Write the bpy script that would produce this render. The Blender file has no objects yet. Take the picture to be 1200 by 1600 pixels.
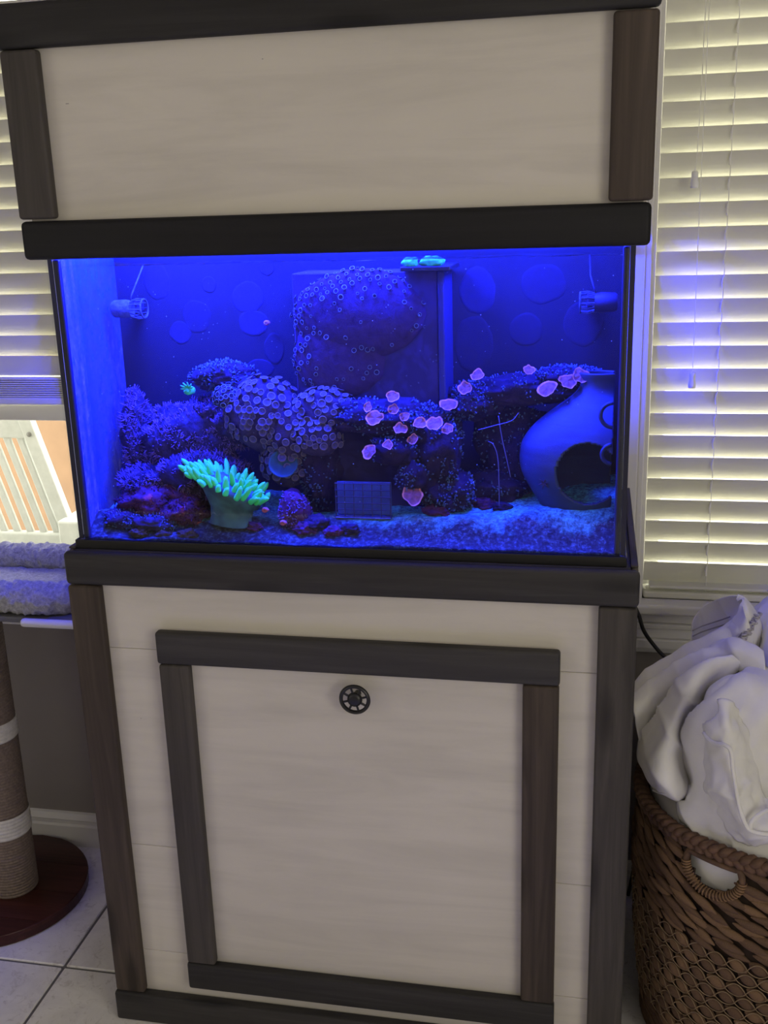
import bpy, bmesh, math, random
import numpy as np
from mathutils import Vector, Matrix, noise

random.seed(7)
S = bpy.context.scene
COL = S.collection

# ------------------------------------------------------------------ camera
def basis(yaw, pitch, roll):
    f = Vector((-math.sin(yaw)*math.cos(pitch), math.cos(yaw)*math.cos(pitch), math.sin(pitch)))
    r = Vector((math.cos(yaw), math.sin(yaw), 0))
    u = r.cross(f)
    r2 = r*math.cos(roll) + u*math.sin(roll)
    u2 = -r*math.sin(roll) + u*math.cos(roll)
    return r2, u2, f
cam_d = bpy.data.cameras.new('camera')
cam = bpy.data.objects.new('camera', cam_d); COL.objects.link(cam)
r_, u_, f_ = basis(0.20364, -0.28044, -0.03148)
m = Matrix(((r_.x, u_.x, -f_.x, 0.42095), (r_.y, u_.y, -f_.y, -1.61699), (r_.z, u_.z, -f_.z, 1.57035), (0, 0, 0, 1)))
cam.matrix_world = m
cam_d.sensor_fit = 'VERTICAL'; cam_d.sensor_height = 32.0; cam_d.lens = 32.0*1627.2/1600.0
cam_d.clip_start = 0.02
S.camera = cam

# ------------------------------------------------------------------ world (overcast daylight)
W = bpy.data.worlds.new('sky'); S.world = W; W.use_nodes = True
bg = W.node_tree.nodes['Background']
bg.inputs['Color'].default_value = (1.0, 0.98, 0.83, 1); bg.inputs['Strength'].default_value = 5.6

# ------------------------------------------------------------------ exposure / renderer look
S.view_settings.view_transform = 'Standard'; S.view_settings.look = 'None'
S.view_settings.exposure = 0.0; S.view_settings.gamma = 1.0; S.view_settings.use_curve_mapping = False
S.cycles.use_denoising = True; S.cycles.adaptive_threshold = 0.02
S.cycles.max_bounces = 10; S.cycles.transparent_max_bounces = 24; S.cycles.diffuse_bounces = 5
S.cycles.sample_clamp_indirect = 6.0

# added fill lights on the unseen side walls, in place of room daylight
for nm, x, en, ry in (('right_fill_light', 2.03, 29.0, 90), ('left_fill_light', -2.49, 12.0, -90)):
    ld = bpy.data.lights.new(nm, 'AREA'); ld.shape = 'RECTANGLE'
    ld.size = 1.3; ld.size_y = 1.7; ld.energy = en; ld.color = (1.0, 0.945, 0.80)
    lo = bpy.data.objects.new(nm, ld); COL.objects.link(lo)
    lo.location = (x, -2.2, 1.5); lo.rotation_euler = (0, math.radians(ry), 0)
BLUE = (0.014, 0.026, 1.0)      # actinic reef lamp colour
BLUE_W = (50.0, 40.0, 26.0)      # watts of the three lamps (left, middle, right)

# ------------------------------------------------------------------ material helpers
def nmat(name):
    mt = bpy.data.materials.new(name); mt.use_nodes = True
    nt = mt.node_tree; b = nt.nodes['Principled BSDF']
    return mt, nt, b
def L(nt, a, b): nt.links.new(a, b)
def coords(nt, scale=(1,1,1), kind='Object', rnd=False):
    tc = nt.nodes.new('ShaderNodeTexCoord'); mp = nt.nodes.new('ShaderNodeMapping')
    mp.inputs['Scale'].default_value = scale
    if rnd:
        oi = nt.nodes.new('ShaderNodeObjectInfo'); ad = nt.nodes.new('ShaderNodeVectorMath'); ad.operation = 'ADD'
        ml = nt.nodes.new('ShaderNodeMath'); ml.operation = 'MULTIPLY'; ml.inputs[1].default_value = 37.0
        L(nt, oi.outputs['Random'], ml.inputs[0]); L(nt, tc.outputs[kind], ad.inputs[0]); L(nt, ml.outputs[0], ad.inputs[1])
        L(nt, ad.outputs[0], mp.inputs['Vector'])
    else:
        L(nt, tc.outputs[kind], mp.inputs['Vector'])
    return mp.outputs['Vector']
def tex_noise(nt, vec, scale, detail=4, rough=0.55, dist=0.0):
    n = nt.nodes.new('ShaderNodeTexNoise'); n.inputs['Scale'].default_value = scale
    n.inputs['Detail'].default_value = detail; n.inputs['Roughness'].default_value = rough
    n.inputs['Distortion'].default_value = dist
    L(nt, vec, n.inputs['Vector']); return n.outputs['Fac']
def ramp(nt, fac, stops):
    r = nt.nodes.new('ShaderNodeValToRGB'); e = r.color_ramp.elements
    while len(e) < len(stops): e.new(0.5)
    for k, (p, c) in enumerate(stops):
        e[k].position = p; e[k].color = (*c, 1) if len(c) == 3 else c
    L(nt, fac, r.inputs['Fac']); return r.outputs['Color']
def mixc(nt, fac, a, b, mode='MIX'):
    n = nt.nodes.new('ShaderNodeMix'); n.data_type = 'RGBA'; n.blend_type = mode
    for idx, v in ((0, fac), (6, a), (7, b)):
        if isinstance(v, (int, float)): n.inputs[idx].default_value = v
        elif isinstance(v, tuple): n.inputs[idx].default_value = (*v, 1)
        else: L(nt, v, n.inputs[idx])
    return n.outputs[2]
def bump(nt, b, h, strength=0.3, dist=0.002):
    n = nt.nodes.new('ShaderNodeBump'); n.inputs['Strength'].default_value = strength
    n.inputs['Distance'].default_value = dist; L(nt, h, n.inputs['Height']); L(nt, n.outputs[0], b.inputs['Normal'])
def plain(name, col, rough=0.6, var=0.12, vscale=8.0, bscale=None, bstr=0.2, bdist=0.001, metal=0.0, spec=0.5):
    mt, nt, b = nmat(name); v = coords(nt)
    n = tex_noise(nt, v, vscale, 5)
    c0 = tuple(max(0, c*(1-var)) for c in col); c1 = tuple(min(1, c*(1+var)) for c in col)
    L(nt, ramp(nt, n, [(0.3, c0), (0.7, c1)]), b.inputs['Base Color'])
    b.inputs['Roughness'].default_value = rough; b.inputs['Metallic'].default_value = metal
    b.inputs['Specular IOR Level'].default_value = spec
    if bscale: bump(nt, b, tex_noise(nt, v, bscale, 4), bstr, bdist)
    return mt
def wood(name, axis, dark, light, knots=True, rough=0.62):
    mt, nt, b = nmat(name)
    sc = {'x': (1.6, 34, 34), 'y': (34, 1.6, 34), 'z': (34, 34, 1.6)}[axis]
    k1 = {'x': (3.2, 13, 13), 'y': (13, 3.2, 13), 'z': (13, 13, 3.2)}[axis]
    v = coords(nt, sc, rnd=True); n = tex_noise(nt, v, 1.6, 6, 0.62, 0.8)
    c = ramp(nt, n, [(0.30, tuple(d*0.6 for d in dark)), (0.52, tuple((a+d)/2 for a, d in zip(dark, light))), (0.72, tuple(l*1.35 for l in light))])
    n2 = tex_noise(nt, coords(nt, tuple(s*0.25 for s in sc), rnd=True), 1.0, 3)
    c = mixc(nt, 0.55, c, ramp(nt, n2, [(0.3, tuple(d*0.75 for d in dark)), (0.75, tuple(l*1.15 for l in light))]))
    if knots:
        vo = nt.nodes.new('ShaderNodeTexVoronoi'); vo.inputs['Scale'].default_value = 1.0
        L(nt, coords(nt, k1, rnd=True), vo.inputs['Vector'])
        kn = ramp(nt, vo.outputs['Distance'], [(0.10, (0.75, 0.75, 0.75)), (0.24, (0, 0, 0))])
        c = mixc(nt, kn, c, tuple(d*0.5 for d in dark))
    L(nt, c, b.inputs['Base Color']); b.inputs['Roughness'].default_value = rough
    b.inputs['Specular IOR Level'].default_value = 0.3
    bump(nt, b, n, 0.25, 0.001)
    return mt
def whitewash(name, col):
    mt, nt, b = nmat(name)
    n = tex_noise(nt, coords(nt, (1.2, 9, 11), rnd=True), 1.6, 6, 0.6, 0.6)
    n2 = tex_noise(nt, coords(nt, (2, 2, 2.4), rnd=True), 1.3, 3)
    c = ramp(nt, n, [(0.28, tuple(x*0.78 for x in col)), (0.55, col), (0.85, tuple(min(1, x*1.07) for x in col))])
    c = mixc(nt, 0.35, c, ramp(nt, n2, [(0.3, tuple(x*0.84 for x in col)), (0.7, tuple(min(1, x*1.05) for x in col))]))
    L(nt, c, b.inputs['Base Color']); b.inputs['Roughness'].default_value = 0.55
    b.inputs['Specular IOR Level'].default_value = 0.3
    bump(nt, b, n, 0.12, 0.0006)
    return mt
def clear(name, tint=(1, 1, 1), ior=1.45, tir=False):
    mt = bpy.data.materials.new(name); mt.use_nodes = True; nt = mt.node_tree
    for n in list(nt.nodes):
        if n.type != 'OUTPUT_MATERIAL': nt.nodes.remove(n)
    out = [n for n in nt.nodes if n.type == 'OUTPUT_MATERIAL'][0]
    tr = nt.nodes.new('ShaderNodeBsdfTransparent'); tr.inputs['Color'].default_value = (*tint, 1)
    gl = nt.nodes.new('ShaderNodeBsdfGlossy'); gl.inputs['Roughness'].default_value = 0.03
    mx = nt.nodes.new('ShaderNodeMixShader')
    if tir:      # water against air: beyond the critical angle the wall reflects
        lw = nt.nodes.new('ShaderNodeLayerWeight'); lw.inputs['Blend'].default_value = 0.5
        mr = nt.nodes.new('ShaderNodeMapRange'); mr.inputs['From Min'].default_value = 0.40; mr.inputs['From Max'].default_value = 0.56
        mr.inputs['To Min'].default_value = 0.01; mr.inputs['To Max'].default_value = 0.93
        L(nt, lw.outputs['Facing'], mr.inputs['Value']); fac = mr.outputs[0]
    else:
        # Schlick reflectance, the same from both sides of the thin sheet
        lw = nt.nodes.new('ShaderNodeLayerWeight'); lw.inputs['Blend'].default_value = 0.5
        pw = nt.nodes.new('ShaderNodeMath'); pw.operation = 'POWER'; pw.inputs[1].default_value = 5.0
        r0 = ((ior-1)/(ior+1))**2
        ma = nt.nodes.new('ShaderNodeMath'); ma.operation = 'MULTIPLY_ADD'; ma.inputs[1].default_value = 1-r0; ma.inputs[2].default_value = r0*0.35
        L(nt, lw.outputs['Facing'], pw.inputs[0]); L(nt, pw.outputs[0], ma.inputs[0]); fac = ma.outputs[0]
    L(nt, fac, mx.inputs[0]); L(nt, tr.outputs[0], mx.inputs[1]); L(nt, gl.outputs[0], mx.inputs[2])
    L(nt, mx.outputs[0], out.inputs['Surface'])
    return mt
def film(name, col, cover_lo, cover_hi, scale):
    mt = bpy.data.materials.new(name); mt.use_nodes = True; nt = mt.node_tree
    b = nt.nodes['Principled BSDF']; out = [n for n in nt.nodes if n.type == 'OUTPUT_MATERIAL'][0]
    v = coords(nt, (1, 1, 0.45)); n = tex_noise(nt, v, scale, 8, 0.7)
    L(nt, ramp(nt, n, [(0.3, tuple(c*0.55 for c in col)), (0.75, col)]), b.inputs['Base Color'])
    b.inputs['Roughness'].default_value = 0.8
    tr = nt.nodes.new('ShaderNodeBsdfTransparent'); mx = nt.nodes.new('ShaderNodeMixShader')
    fac = ramp(nt, tex_noise(nt, v, scale*1.7, 6, 0.7), [(0.3, (cover_lo,)*3), (0.7, (cover_hi,)*3)])
    L(nt, fac, mx.inputs[0]); L(nt, tr.outputs[0], mx.inputs[1]); L(nt, b.outputs[0], mx.inputs[2]); L(nt, mx.outputs[0], out.inputs['Surface'])
    return mt

# ------------------------------------------------------------------ mesh helpers
class G:
    """collects verts / faces in world coordinates"""
    def __init__(s): s.v = []; s.f = []; s.m = []
    def add(s, vs, fs, mi=0):
        o = len(s.v); s.v += [tuple(p) for p in vs]; s.f += [tuple(i+o for i in f) for f in fs]; s.m += [mi]*len(fs)
        return s
    def box(s, lo, hi, mi=0):
        x0, y0, z0 = lo; x1, y1, z1 = hi
        return s.add([(x0,y0,z0),(x1,y0,z0),(x1,y1,z0),(x0,y1,z0),(x0,y0,z1),(x1,y0,z1),(x1,y1,z1),(x0,y1,z1)],
                     [(0,3,2,1),(4,5,6,7),(0,1,5,4),(1,2,6,5),(2,3,7,6),(3,0,4,7)], mi)
    def bev(s, lo, hi, r=0.003, seg=2, M=None, mi=0):
        bm = bmesh.new(); bmesh.ops.create_cube(bm, size=1)
        c = [(a+b)/2 for a, b in zip(lo, hi)]; d = [abs(b-a) for a, b in zip(lo, hi)]
        for v in bm.verts: v.co = Vector((v.co.x*d[0], v.co.y*d[1], v.co.z*d[2])) + (Vector((0,0,0)) if M else Vector(c))
        r = min(r, min(d)*0.45)
        bmesh.ops.bevel(bm, geom=list(bm.edges), offset=r, segments=seg, affect='EDGES', profile=0.5)
        if M:
            for v in bm.verts: v.co = M @ v.co
        bm.verts.index_update()
        s.add([v.co[:] for v in bm.verts], [[v.index for v in f.verts] for f in bm.faces], mi); bm.free(); return s
    def tube(s, pts, rad, n=8, cap=True, mi=0, closed=False):
        pts = [Vector(p) for p in pts]; N = len(pts); o = len(s.v); vs = []; fs = []
        rr = rad if hasattr(rad, '__len__') else [rad]*N
        t = (pts[1]-pts[0]).normalized(); a = t.orthogonal().normalized()
        for i, p in enumerate(pts):
            if closed: t = (pts[(i+1) % N]-pts[i-1]).normalized()
            else: t = (pts[min(i+1, N-1)]-pts[max(i-1, 0)]).normalized()
            a = (a - t*a.dot(t)); a = a.normalized() if a.length > 1e-6 else t.orthogonal().normalized()
            b = t.cross(a)
            for k in range(n):
                an = 2*math.pi*k/n; vs.append(p + (a*math.cos(an)+b*math.sin(an))*rr[i])
        for i in range(N if closed else N-1):
            j = (i+1) % N
            for k in range(n): fs.append((i*n+k, i*n+(k+1) % n, j*n+(k+1) % n, j*n+k))
        if cap and not closed:
            fs.append(tuple(range(n-1, -1, -1))); fs.append(tuple((N-1)*n+k for k in range(n)))
        return s.add(vs, fs, mi)
    def lathe(s, c, prof, n=32, ang=None, M=None, mi=0, cap=False):
        vs = []; fs = []; c = Vector(c); P = len(prof)
        for r, z in prof:
            for k in range(n):
                a = 2*math.pi*k/n; p = Vector((r*math.cos(a), r*math.sin(a), z))
                vs.append(c + (M @ p if M else p))
        for i in range(P-1):
            for k in range(n): fs.append((i*n+k, i*n+(k+1) % n, (i+1)*n+(k+1) % n, (i+1)*n+k))
        if cap: fs.append(tuple(range(n-1, -1, -1))); fs.append(tuple((P-1)*n+k for k in range(n)))
        return s.add(vs, fs, mi)
WO = {}
def link(o, parent, world):
    COL.objects.link(o); WO[o] = Vector(world)
    if parent is not None:
        o.parent = parent; o.location = Vector(world) - WO[parent]
    else: o.location = world
def mk(name, g, mats, parent=None, smooth=False, origin=None, auto=None):
    vs = np.array(g.v, dtype=float)
    if origin is None:
        lo, hi = vs.min(0), vs.max(0); origin = ((lo[0]+hi[0])/2, (lo[1]+hi[1])/2, lo[2])
    me = bpy.data.meshes.new(name)
    me.from_pydata([tuple(p) for p in vs - np.array(origin)], [], g.f)
    mats = mats if isinstance(mats, (list, tuple)) else [mats]
    for mt in mats: me.materials.append(mt)
    if len(mats) > 1: me.polygons.foreach_set('material_index', g.m)
    if smooth: me.polygons.foreach_set('use_smooth', [True]*len(me.polygons))
    if auto: me.set_sharp_from_angle(angle=math.radians(auto))
    me.update()
    o = bpy.data.objects.new(name, me); link(o, parent, origin); return o
def tag(o, label=None, cat=None, group=None, kind=None):
    if label: o['label'] = label
    if cat: o['category'] = cat
    if group: o['group'] = group
    if kind: o['kind'] = kind
    return o
def thing(name, loc, label, cat, group=None, kind=None):
    o = bpy.data.objects.new(name, None); o.empty_display_size = 0.05; link(o, None, loc)
    return tag(o, label, cat, group, kind)
def inst(name, me, parent, loc, rot=None, scale=None):
    o = bpy.data.objects.new(name, me); link(o, parent, loc)
    if rot is not None: o.rotation_mode = 'QUATERNION'; o.rotation_quaternion = rot
    if scale is not None: o.scale = scale
    return o
def mesh_of(name, g, mats, smooth=True):
    me = bpy.data.meshes.new(name); me.from_pydata(g.v, [], g.f)
    mats = mats if isinstance(mats, (list, tuple)) else [mats]
    for mt in mats: me.materials.append(mt)
    if len(mats) > 1: me.polygons.foreach_set('material_index', g.m)
    if smooth: me.polygons.foreach_set('use_smooth', [True]*len(me.polygons))
    me.update(); return me
def cat_rom(p, n):
    """Catmull-Rom through rows of points; p: array (k, ...) -> (n, ...)"""
    p = np.array(p, dtype=float); k = len(p); out = []
    for t in np.linspace(0, k-1, n):
        i = min(int(t), k-2); f = t-i
        p0 = p[i-1] if i > 0 else 2*p[0]-p[1]; p1 = p[i]; p2 = p[i+1]; p3 = p[i+2] if i+2 < k else 2*p[-1]-p[-2]
        out.append(0.5*((2*p1)+(-p0+p2)*f+(2*p0-5*p1+4*p2-p3)*f*f+(-p0+3*p1-3*p2+p3)*f**3))
    return np.array(out)
def fbm(p, sc, oc=4): return noise.fractal(Vector(p)*sc, 0.9, 2.0, oc)
ICO = {}
def ico(sub):
    if sub not in ICO:
        bm = bmesh.new(); bmesh.ops.create_icosphere(bm, subdivisions=sub, radius=1.0)
        bm.verts.index_update()
        ICO[sub] = ([v.co.copy() for v in bm.verts], [tuple(v.index for v in f.verts) for f in bm.faces]); bm.free()
    return ICO[sub]
def rock_g(g, c, rad, seed, amp=0.3, sc=2.2, sub=4, lump=0.12, lsc=7.0, zmin=None):
    vs, fs = ico(sub); out = []; off = Vector((seed*3.1, seed*1.7, seed*5.3))
    for v in vs:
        d = 1 + amp*noise.fractal(v*sc*0.6+off, 0.9, 2.1, 3) + lump*noise.noise(v*lsc+off) + lump*0.6*noise.noise(v*lsc*2.3+off)
        p = Vector((c[0]+v.x*rad[0]*d, c[1]+v.y*rad[1]*d, c[2]+v.z*rad[2]*d))
        p.y = min(max(p.y, 0.0425), 0.268) if TANKCLAMP else p.y
        p.x = min(max(p.x, -0.4575), 0.4535) if TANKCLAMP else p.x
        if zmin is not None: p.z = max(p.z, zmin)
        out.append(p)
    return g.add(out, fs)
TANKCLAMP = True

# ================================================================== MATERIALS
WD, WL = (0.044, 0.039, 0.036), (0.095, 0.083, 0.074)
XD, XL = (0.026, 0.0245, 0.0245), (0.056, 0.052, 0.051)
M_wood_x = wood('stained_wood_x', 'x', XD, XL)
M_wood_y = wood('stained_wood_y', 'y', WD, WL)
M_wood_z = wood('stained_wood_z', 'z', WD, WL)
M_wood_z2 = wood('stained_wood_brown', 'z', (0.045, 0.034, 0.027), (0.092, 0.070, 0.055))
M_black_x = wood('black_rail_wood', 'x', (0.0075, 0.0075, 0.0095), (0.015, 0.0145, 0.017), knots=False)  # near-black tone for the canopy's bottom rail
M_dark_x = wood('dark_rail_wood', 'x', (0.017, 0.016, 0.016), (0.034, 0.032, 0.032))  # darker tone for the canopy's top rail
M_panel = whitewash('whitewashed_panel', (0.66, 0.62, 0.55))
M_black = plain('black_plastic', (0.012, 0.012, 0.013), 0.4)
M_silicone = plain('black_silicone', (0.008, 0.008, 0.03), 0.5)
M_glass = clear('aquarium_glass', (0.99, 1, 1))
M_water = clear('aquarium_water', (0.97, 0.98, 1), tir=True)
M_surface = clear('water_surface', (1, 1, 1), 1.33)
M_wpane = clear('window_glass', (1, 1, 1), 1.45)
M_wall = plain('taupe_wall_paint', (0.27, 0.245, 0.225), 0.8, 0.04, 3, 220, 0.15, 0.0006)
M_roomwall = plain('room_wall_paint', (0.40, 0.37, 0.33), 0.85, 0.03, 2)
M_ceil = plain('ceiling_paint', (0.75, 0.73, 0.70), 0.9, 0.03, 2)
M_trim = plain('white_trim_paint', (0.72, 0.71, 0.69), 0.45, 0.03, 4)
M_slat = plain('cream_blind_slat', (0.74, 0.735, 0.645), 0.45, 0.03, 3)
def thin_glow(mt, amount, col):      # thin vinyl lets a little daylight through
    nt = mt.node_tree; b = nt.nodes['Principled BSDF']; out = [n for n in nt.nodes if n.type == 'OUTPUT_MATERIAL'][0]
    t = nt.nodes.new('ShaderNodeBsdfTranslucent'); t.inputs['Color'].default_value = (*col, 1)
    mx = nt.nodes.new('ShaderNodeMixShader'); mx.inputs[0].default_value = amount
    L(nt, b.outputs[0], mx.inputs[1]); L(nt, t.outputs[0], mx.inputs[2]); L(nt, mx.outputs[0], out.inputs['Surface'])
thin_glow(M_slat, 0.07, (0.95, 0.93, 0.76))
M_cord = plain('white_cord', (0.90, 0.89, 0.84), 0.6)
M_tassel = plain('white_tassel_plastic', (0.88, 0.88, 0.86), 0.4)
M_grout = plain('grey_grout', (0.16, 0.155, 0.15), 0.9, 0.2, 60)
def tile_mat():
    mt, nt, b = nmat('beige_stone_tile')
    v = coords(nt, rnd=True); n = tex_noise(nt, v, 14, 9, 0.68, 0.6); n2 = tex_noise(nt, v, 46, 6, 0.7, 1.0)
    c = ramp(nt, n, [(0.3, (0.70, 0.68, 0.66)), (0.55, (0.80, 0.78, 0.76)), (0.8, (0.86, 0.845, 0.82))])
    c = mixc(nt, ramp(nt, n2, [(0.54, (0, 0, 0)), (0.68, (0.9, 0.9, 0.9))]), c, (0.55, 0.52, 0.49))
    L(nt, c, b.inputs['Base Color']); b.inputs['Roughness'].default_value = 0.4; bump(nt, b, n2, 0.1, 0.0006); return mt
M_tile = tile_mat()
M_cable = plain('black_cable', (0.012, 0.012, 0.012), 0.45)
M_cloth = plain('white_cotton', (0.80, 0.79, 0.76), 0.9, 0.04, 20, 500, 0.25, 0.0006, spec=0.1)
M_seam = plain('seam_thread', (0.36, 0.34, 0.31), 0.9)
M_frill = plain('frayed_hem', (0.45, 0.43, 0.40), 0.9, 0.35, 220)

# ================================================================== ROOM
X0, X1, Y0, YW, ZC = -2.516, 2.054, -3.533, 0.563, 2.55
floor = mk('floor', G().box((X0, Y0, -0.06), (X1, YW, -0.004)), M_grout); tag(floor, kind='structure')
T = 0.457; gap = 0.0035
full = mesh_of('tile', G().bev((-T/2+gap, -T/2+gap, -0.02), (T/2-gap, T/2-gap, 0.0), 0.002, 1), M_tile, False)
for i in range(10):
    for j in range(9):
        xa, xb = X0+i*T, X0+(i+1)*T
        ya = 0.123-8*T + j*T; yb = min(ya+T, YW)
        if yb - ya > T-1e-4: inst('tile', full, floor, ((xa+xb)/2, (ya+yb)/2, 0))
        else: mk('tile', G().bev((xa+gap, ya+gap, -0.02), (xb-gap, yb, 0.0), 0.002, 1), M_tile, floor)
# back wall with two window openings
LW = (-1.72, -0.765, 0.74, 2.12); RW = (0.527, 1.50, 0.75, 2.12)
g = G(); WT = 0.13
for a, b, c, d in ((X0, LW[0], 0, ZC), (LW[1], RW[0], 0, ZC), (RW[1], X1, 0, ZC), (LW[0], LW[1], 0, LW[2]), (LW[0], LW[1], LW[3], ZC),
                   (RW[0], RW[1], 0, RW[2]), (RW[0], RW[1], RW[3], ZC)):
    g.box((a, YW, c), (b, YW+WT, d))
tag(mk('wall_back', g, M_wall), kind='structure')
tag(mk('wall_left', G().box((X0-0.1, Y0-0.1, 0), (X0, YW+WT, ZC)), M_roomwall), kind='structure')
tag(mk('wall_right', G().box((X1, Y0-0.1, 0), (X1+0.1, YW+WT, ZC)), M_roomwall), kind='structure')
tag(mk('wall_front', G().box((X0, Y0-0.1, 0), (X1, Y0, ZC)), M_roomwall), kind='structure')
tag(mk('ceiling', G().box((X0-0.1, Y0-0.1, ZC), (X1+0.1, YW+WT, ZC+0.1)), M_ceil), kind='structure')
# frames added around the unseen fill lights; the walls have no openings
for nm, xa, xb in (('fill_frame_right', X1-0.04, X1), ('fill_frame_left', X0, X0+0.04)):
    g = G()
    for lo, hi in (((xa, -3.13, 0.77), (xb, -1.27, 0.85)), ((xa, -3.13, 2.15), (xb, -1.27, 2.23)), ((xa, -3.13, 0.85), (xb, -3.05, 2.15)), ((xa, -1.35, 0.85), (xb, -1.27, 2.15))): g.bev(lo, hi, 0.004, 1)
    tag(mk(nm, g, M_trim), kind='structure')
def moulding(name, x0, x1, prof):
    """profile (y offset out of the wall, z) swept along x"""
    g = G(); n = len(prof)
    vs = [(x0, YW-p[0], p[1]) for p in prof] + [(x1, YW-p[0], p[1]) for p in prof]
    fs = [(i, i+1, n+i+1, n+i) for i in range(n-1)] + [tuple(range(n-1, -1, -1)), tuple(range(n, 2*n))]
    return tag(mk(name, g.add(vs, fs), M_trim), kind='structure')
bbp = [(0, 0), (0.014, 0), (0.014, 0.058), (0.011, 0.064), (0.011, 0.074), (0.013, 0.077), (0.006, 0.092), (0, 0.095)]
moulding('baseboard_back', X0, X1, bbp)

def window(name, op, casing_sides, zsill, glass_y, sash=None):
    x0, x1, z0, z1 = op
    w = thing(name, ((x0+x1)/2, YW+0.06, z0), None, None, kind='structure')
    # reveal lining
    for lo, hi in (((x0, YW, z0), (x0+0.008, YW+WT, z1)), ((x1-0.008, YW, z0), (x1, YW+WT, z1)), ((x0, YW, z1-0.008), (x1, YW+WT, z1))):
        mk('jamb', G().box(lo, hi), M_trim, w)
    for s in casing_sides:     # moulded side casing: three stepped strips
        xe = x0 if s < 0 else x1
        g = G()
        for a, b, d in ((0.0, 0.012, 0.014), (0.012, 0.034, 0.019), (0.034, 0.05, 0.024), (0.05, 0.06, 0.016)):
            lo_x, hi_x = (xe-b, xe-a) if s < 0 else (xe+a, xe+b)
            g.bev((lo_x, YW-d, zsill), (hi_x, YW, z1+0.06), 0.003, 2)
        mk('casing', g, M_trim, w)
    mk('head_casing', G().bev((x0-0.06, YW-0.022, z1), (x1+0.06, YW, z1+0.06), 0.004, 2), M_trim, w)
    mk('sill', G().bev((x0-0.075, YW-0.045, zsill-0.022), (x1+0.075, YW+WT, zsill), 0.006, 3), M_trim, w)
    g = G()
    for a, b, d in ((0.022, 0.050, 0.016), (0.050, 0.062, 0.024), (0.062, 0.085, 0.019), (0.085, 0.108, 0.026), (0.108, 0.122, 0.012)):
        g.bev((x0-0.06, YW-d, zsill-b), (x1+0.06, YW, zsill-a), 0.003, 2)
    mk('apron', g, M_trim, w)
    fr = G(); t = 0.035
    for lo, hi in (((x0+0.008, glass_y-0.02, z0), (x0+0.008+t, glass_y+0.02, z1)), ((x1-0.008-t, glass_y-0.02, z0), (x1-0.008, glass_y+0.02, z1)),
                   ((x0+0.008+t, glass_y-0.02, z0), (x1-0.008-t, glass_y+0.02, z0+t)), ((x0+0.008+t, glass_y-0.02, z1-t), (x1-0.008-t, glass_y+0.02, z1))): fr.bev(lo, hi, 0.003, 1)
    mk('sash_frame', fr, M_trim, w)
    if sash: mk('meeting_rail', G().bev((x0+0.02, glass_y-0.03, sash[0]), (x1-0.02, glass_y+0.025, sash[1]), 0.004, 2), M_trim, w)
    mk('pane', G().box((x0+0.03, glass_y-0.002, z0+0.02), (x1-0.03, glass_y+0.002, z1-0.02)), M_wpane, w)
    return w
window('window_1', LW, (-1, 1), LW[2], 0.655, (1.116, 1.157))
window('window_2', RW, (-1, 1), RW[2], 0.655)

# ================================================================== BLINDS
PITCH = 0.0464; SW = 0.050; TILT = math.radians(70); YB = 0.588
def slat_mesh(w):
    g = G(); n = 6; th = 0.0028; pts = []
    for k in range(n+1):
        t = -SW/2 + SW*k/n; crown = 0.0016*(1-(2*t/SW)**2)
        pts.append((t, crown))
    c, s = math.cos(TILT), math.sin(TILT)
    vs = []
    for x in (-w/2, w/2):
        for sgn in (1, -1):
            for t, cr in (pts if sgn > 0 else pts[::-1]):
                # t runs from the outer (low) edge to the inner (high) edge
                nx = cr + sgn*th/2
                vs.append((x, -(t*c) - nx*s, t*s - nx*c))
    m_ = 2*(n+1); fs = [(i, (i+1) % m_, m_+(i+1) % m_, m_+i) for i in range(m_)] + [tuple(range(m_-1, -1, -1)), tuple(range(m_, 2*m_))]
    return mesh_of('slat', g.add(vs, fs), M_slat, False)
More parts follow.
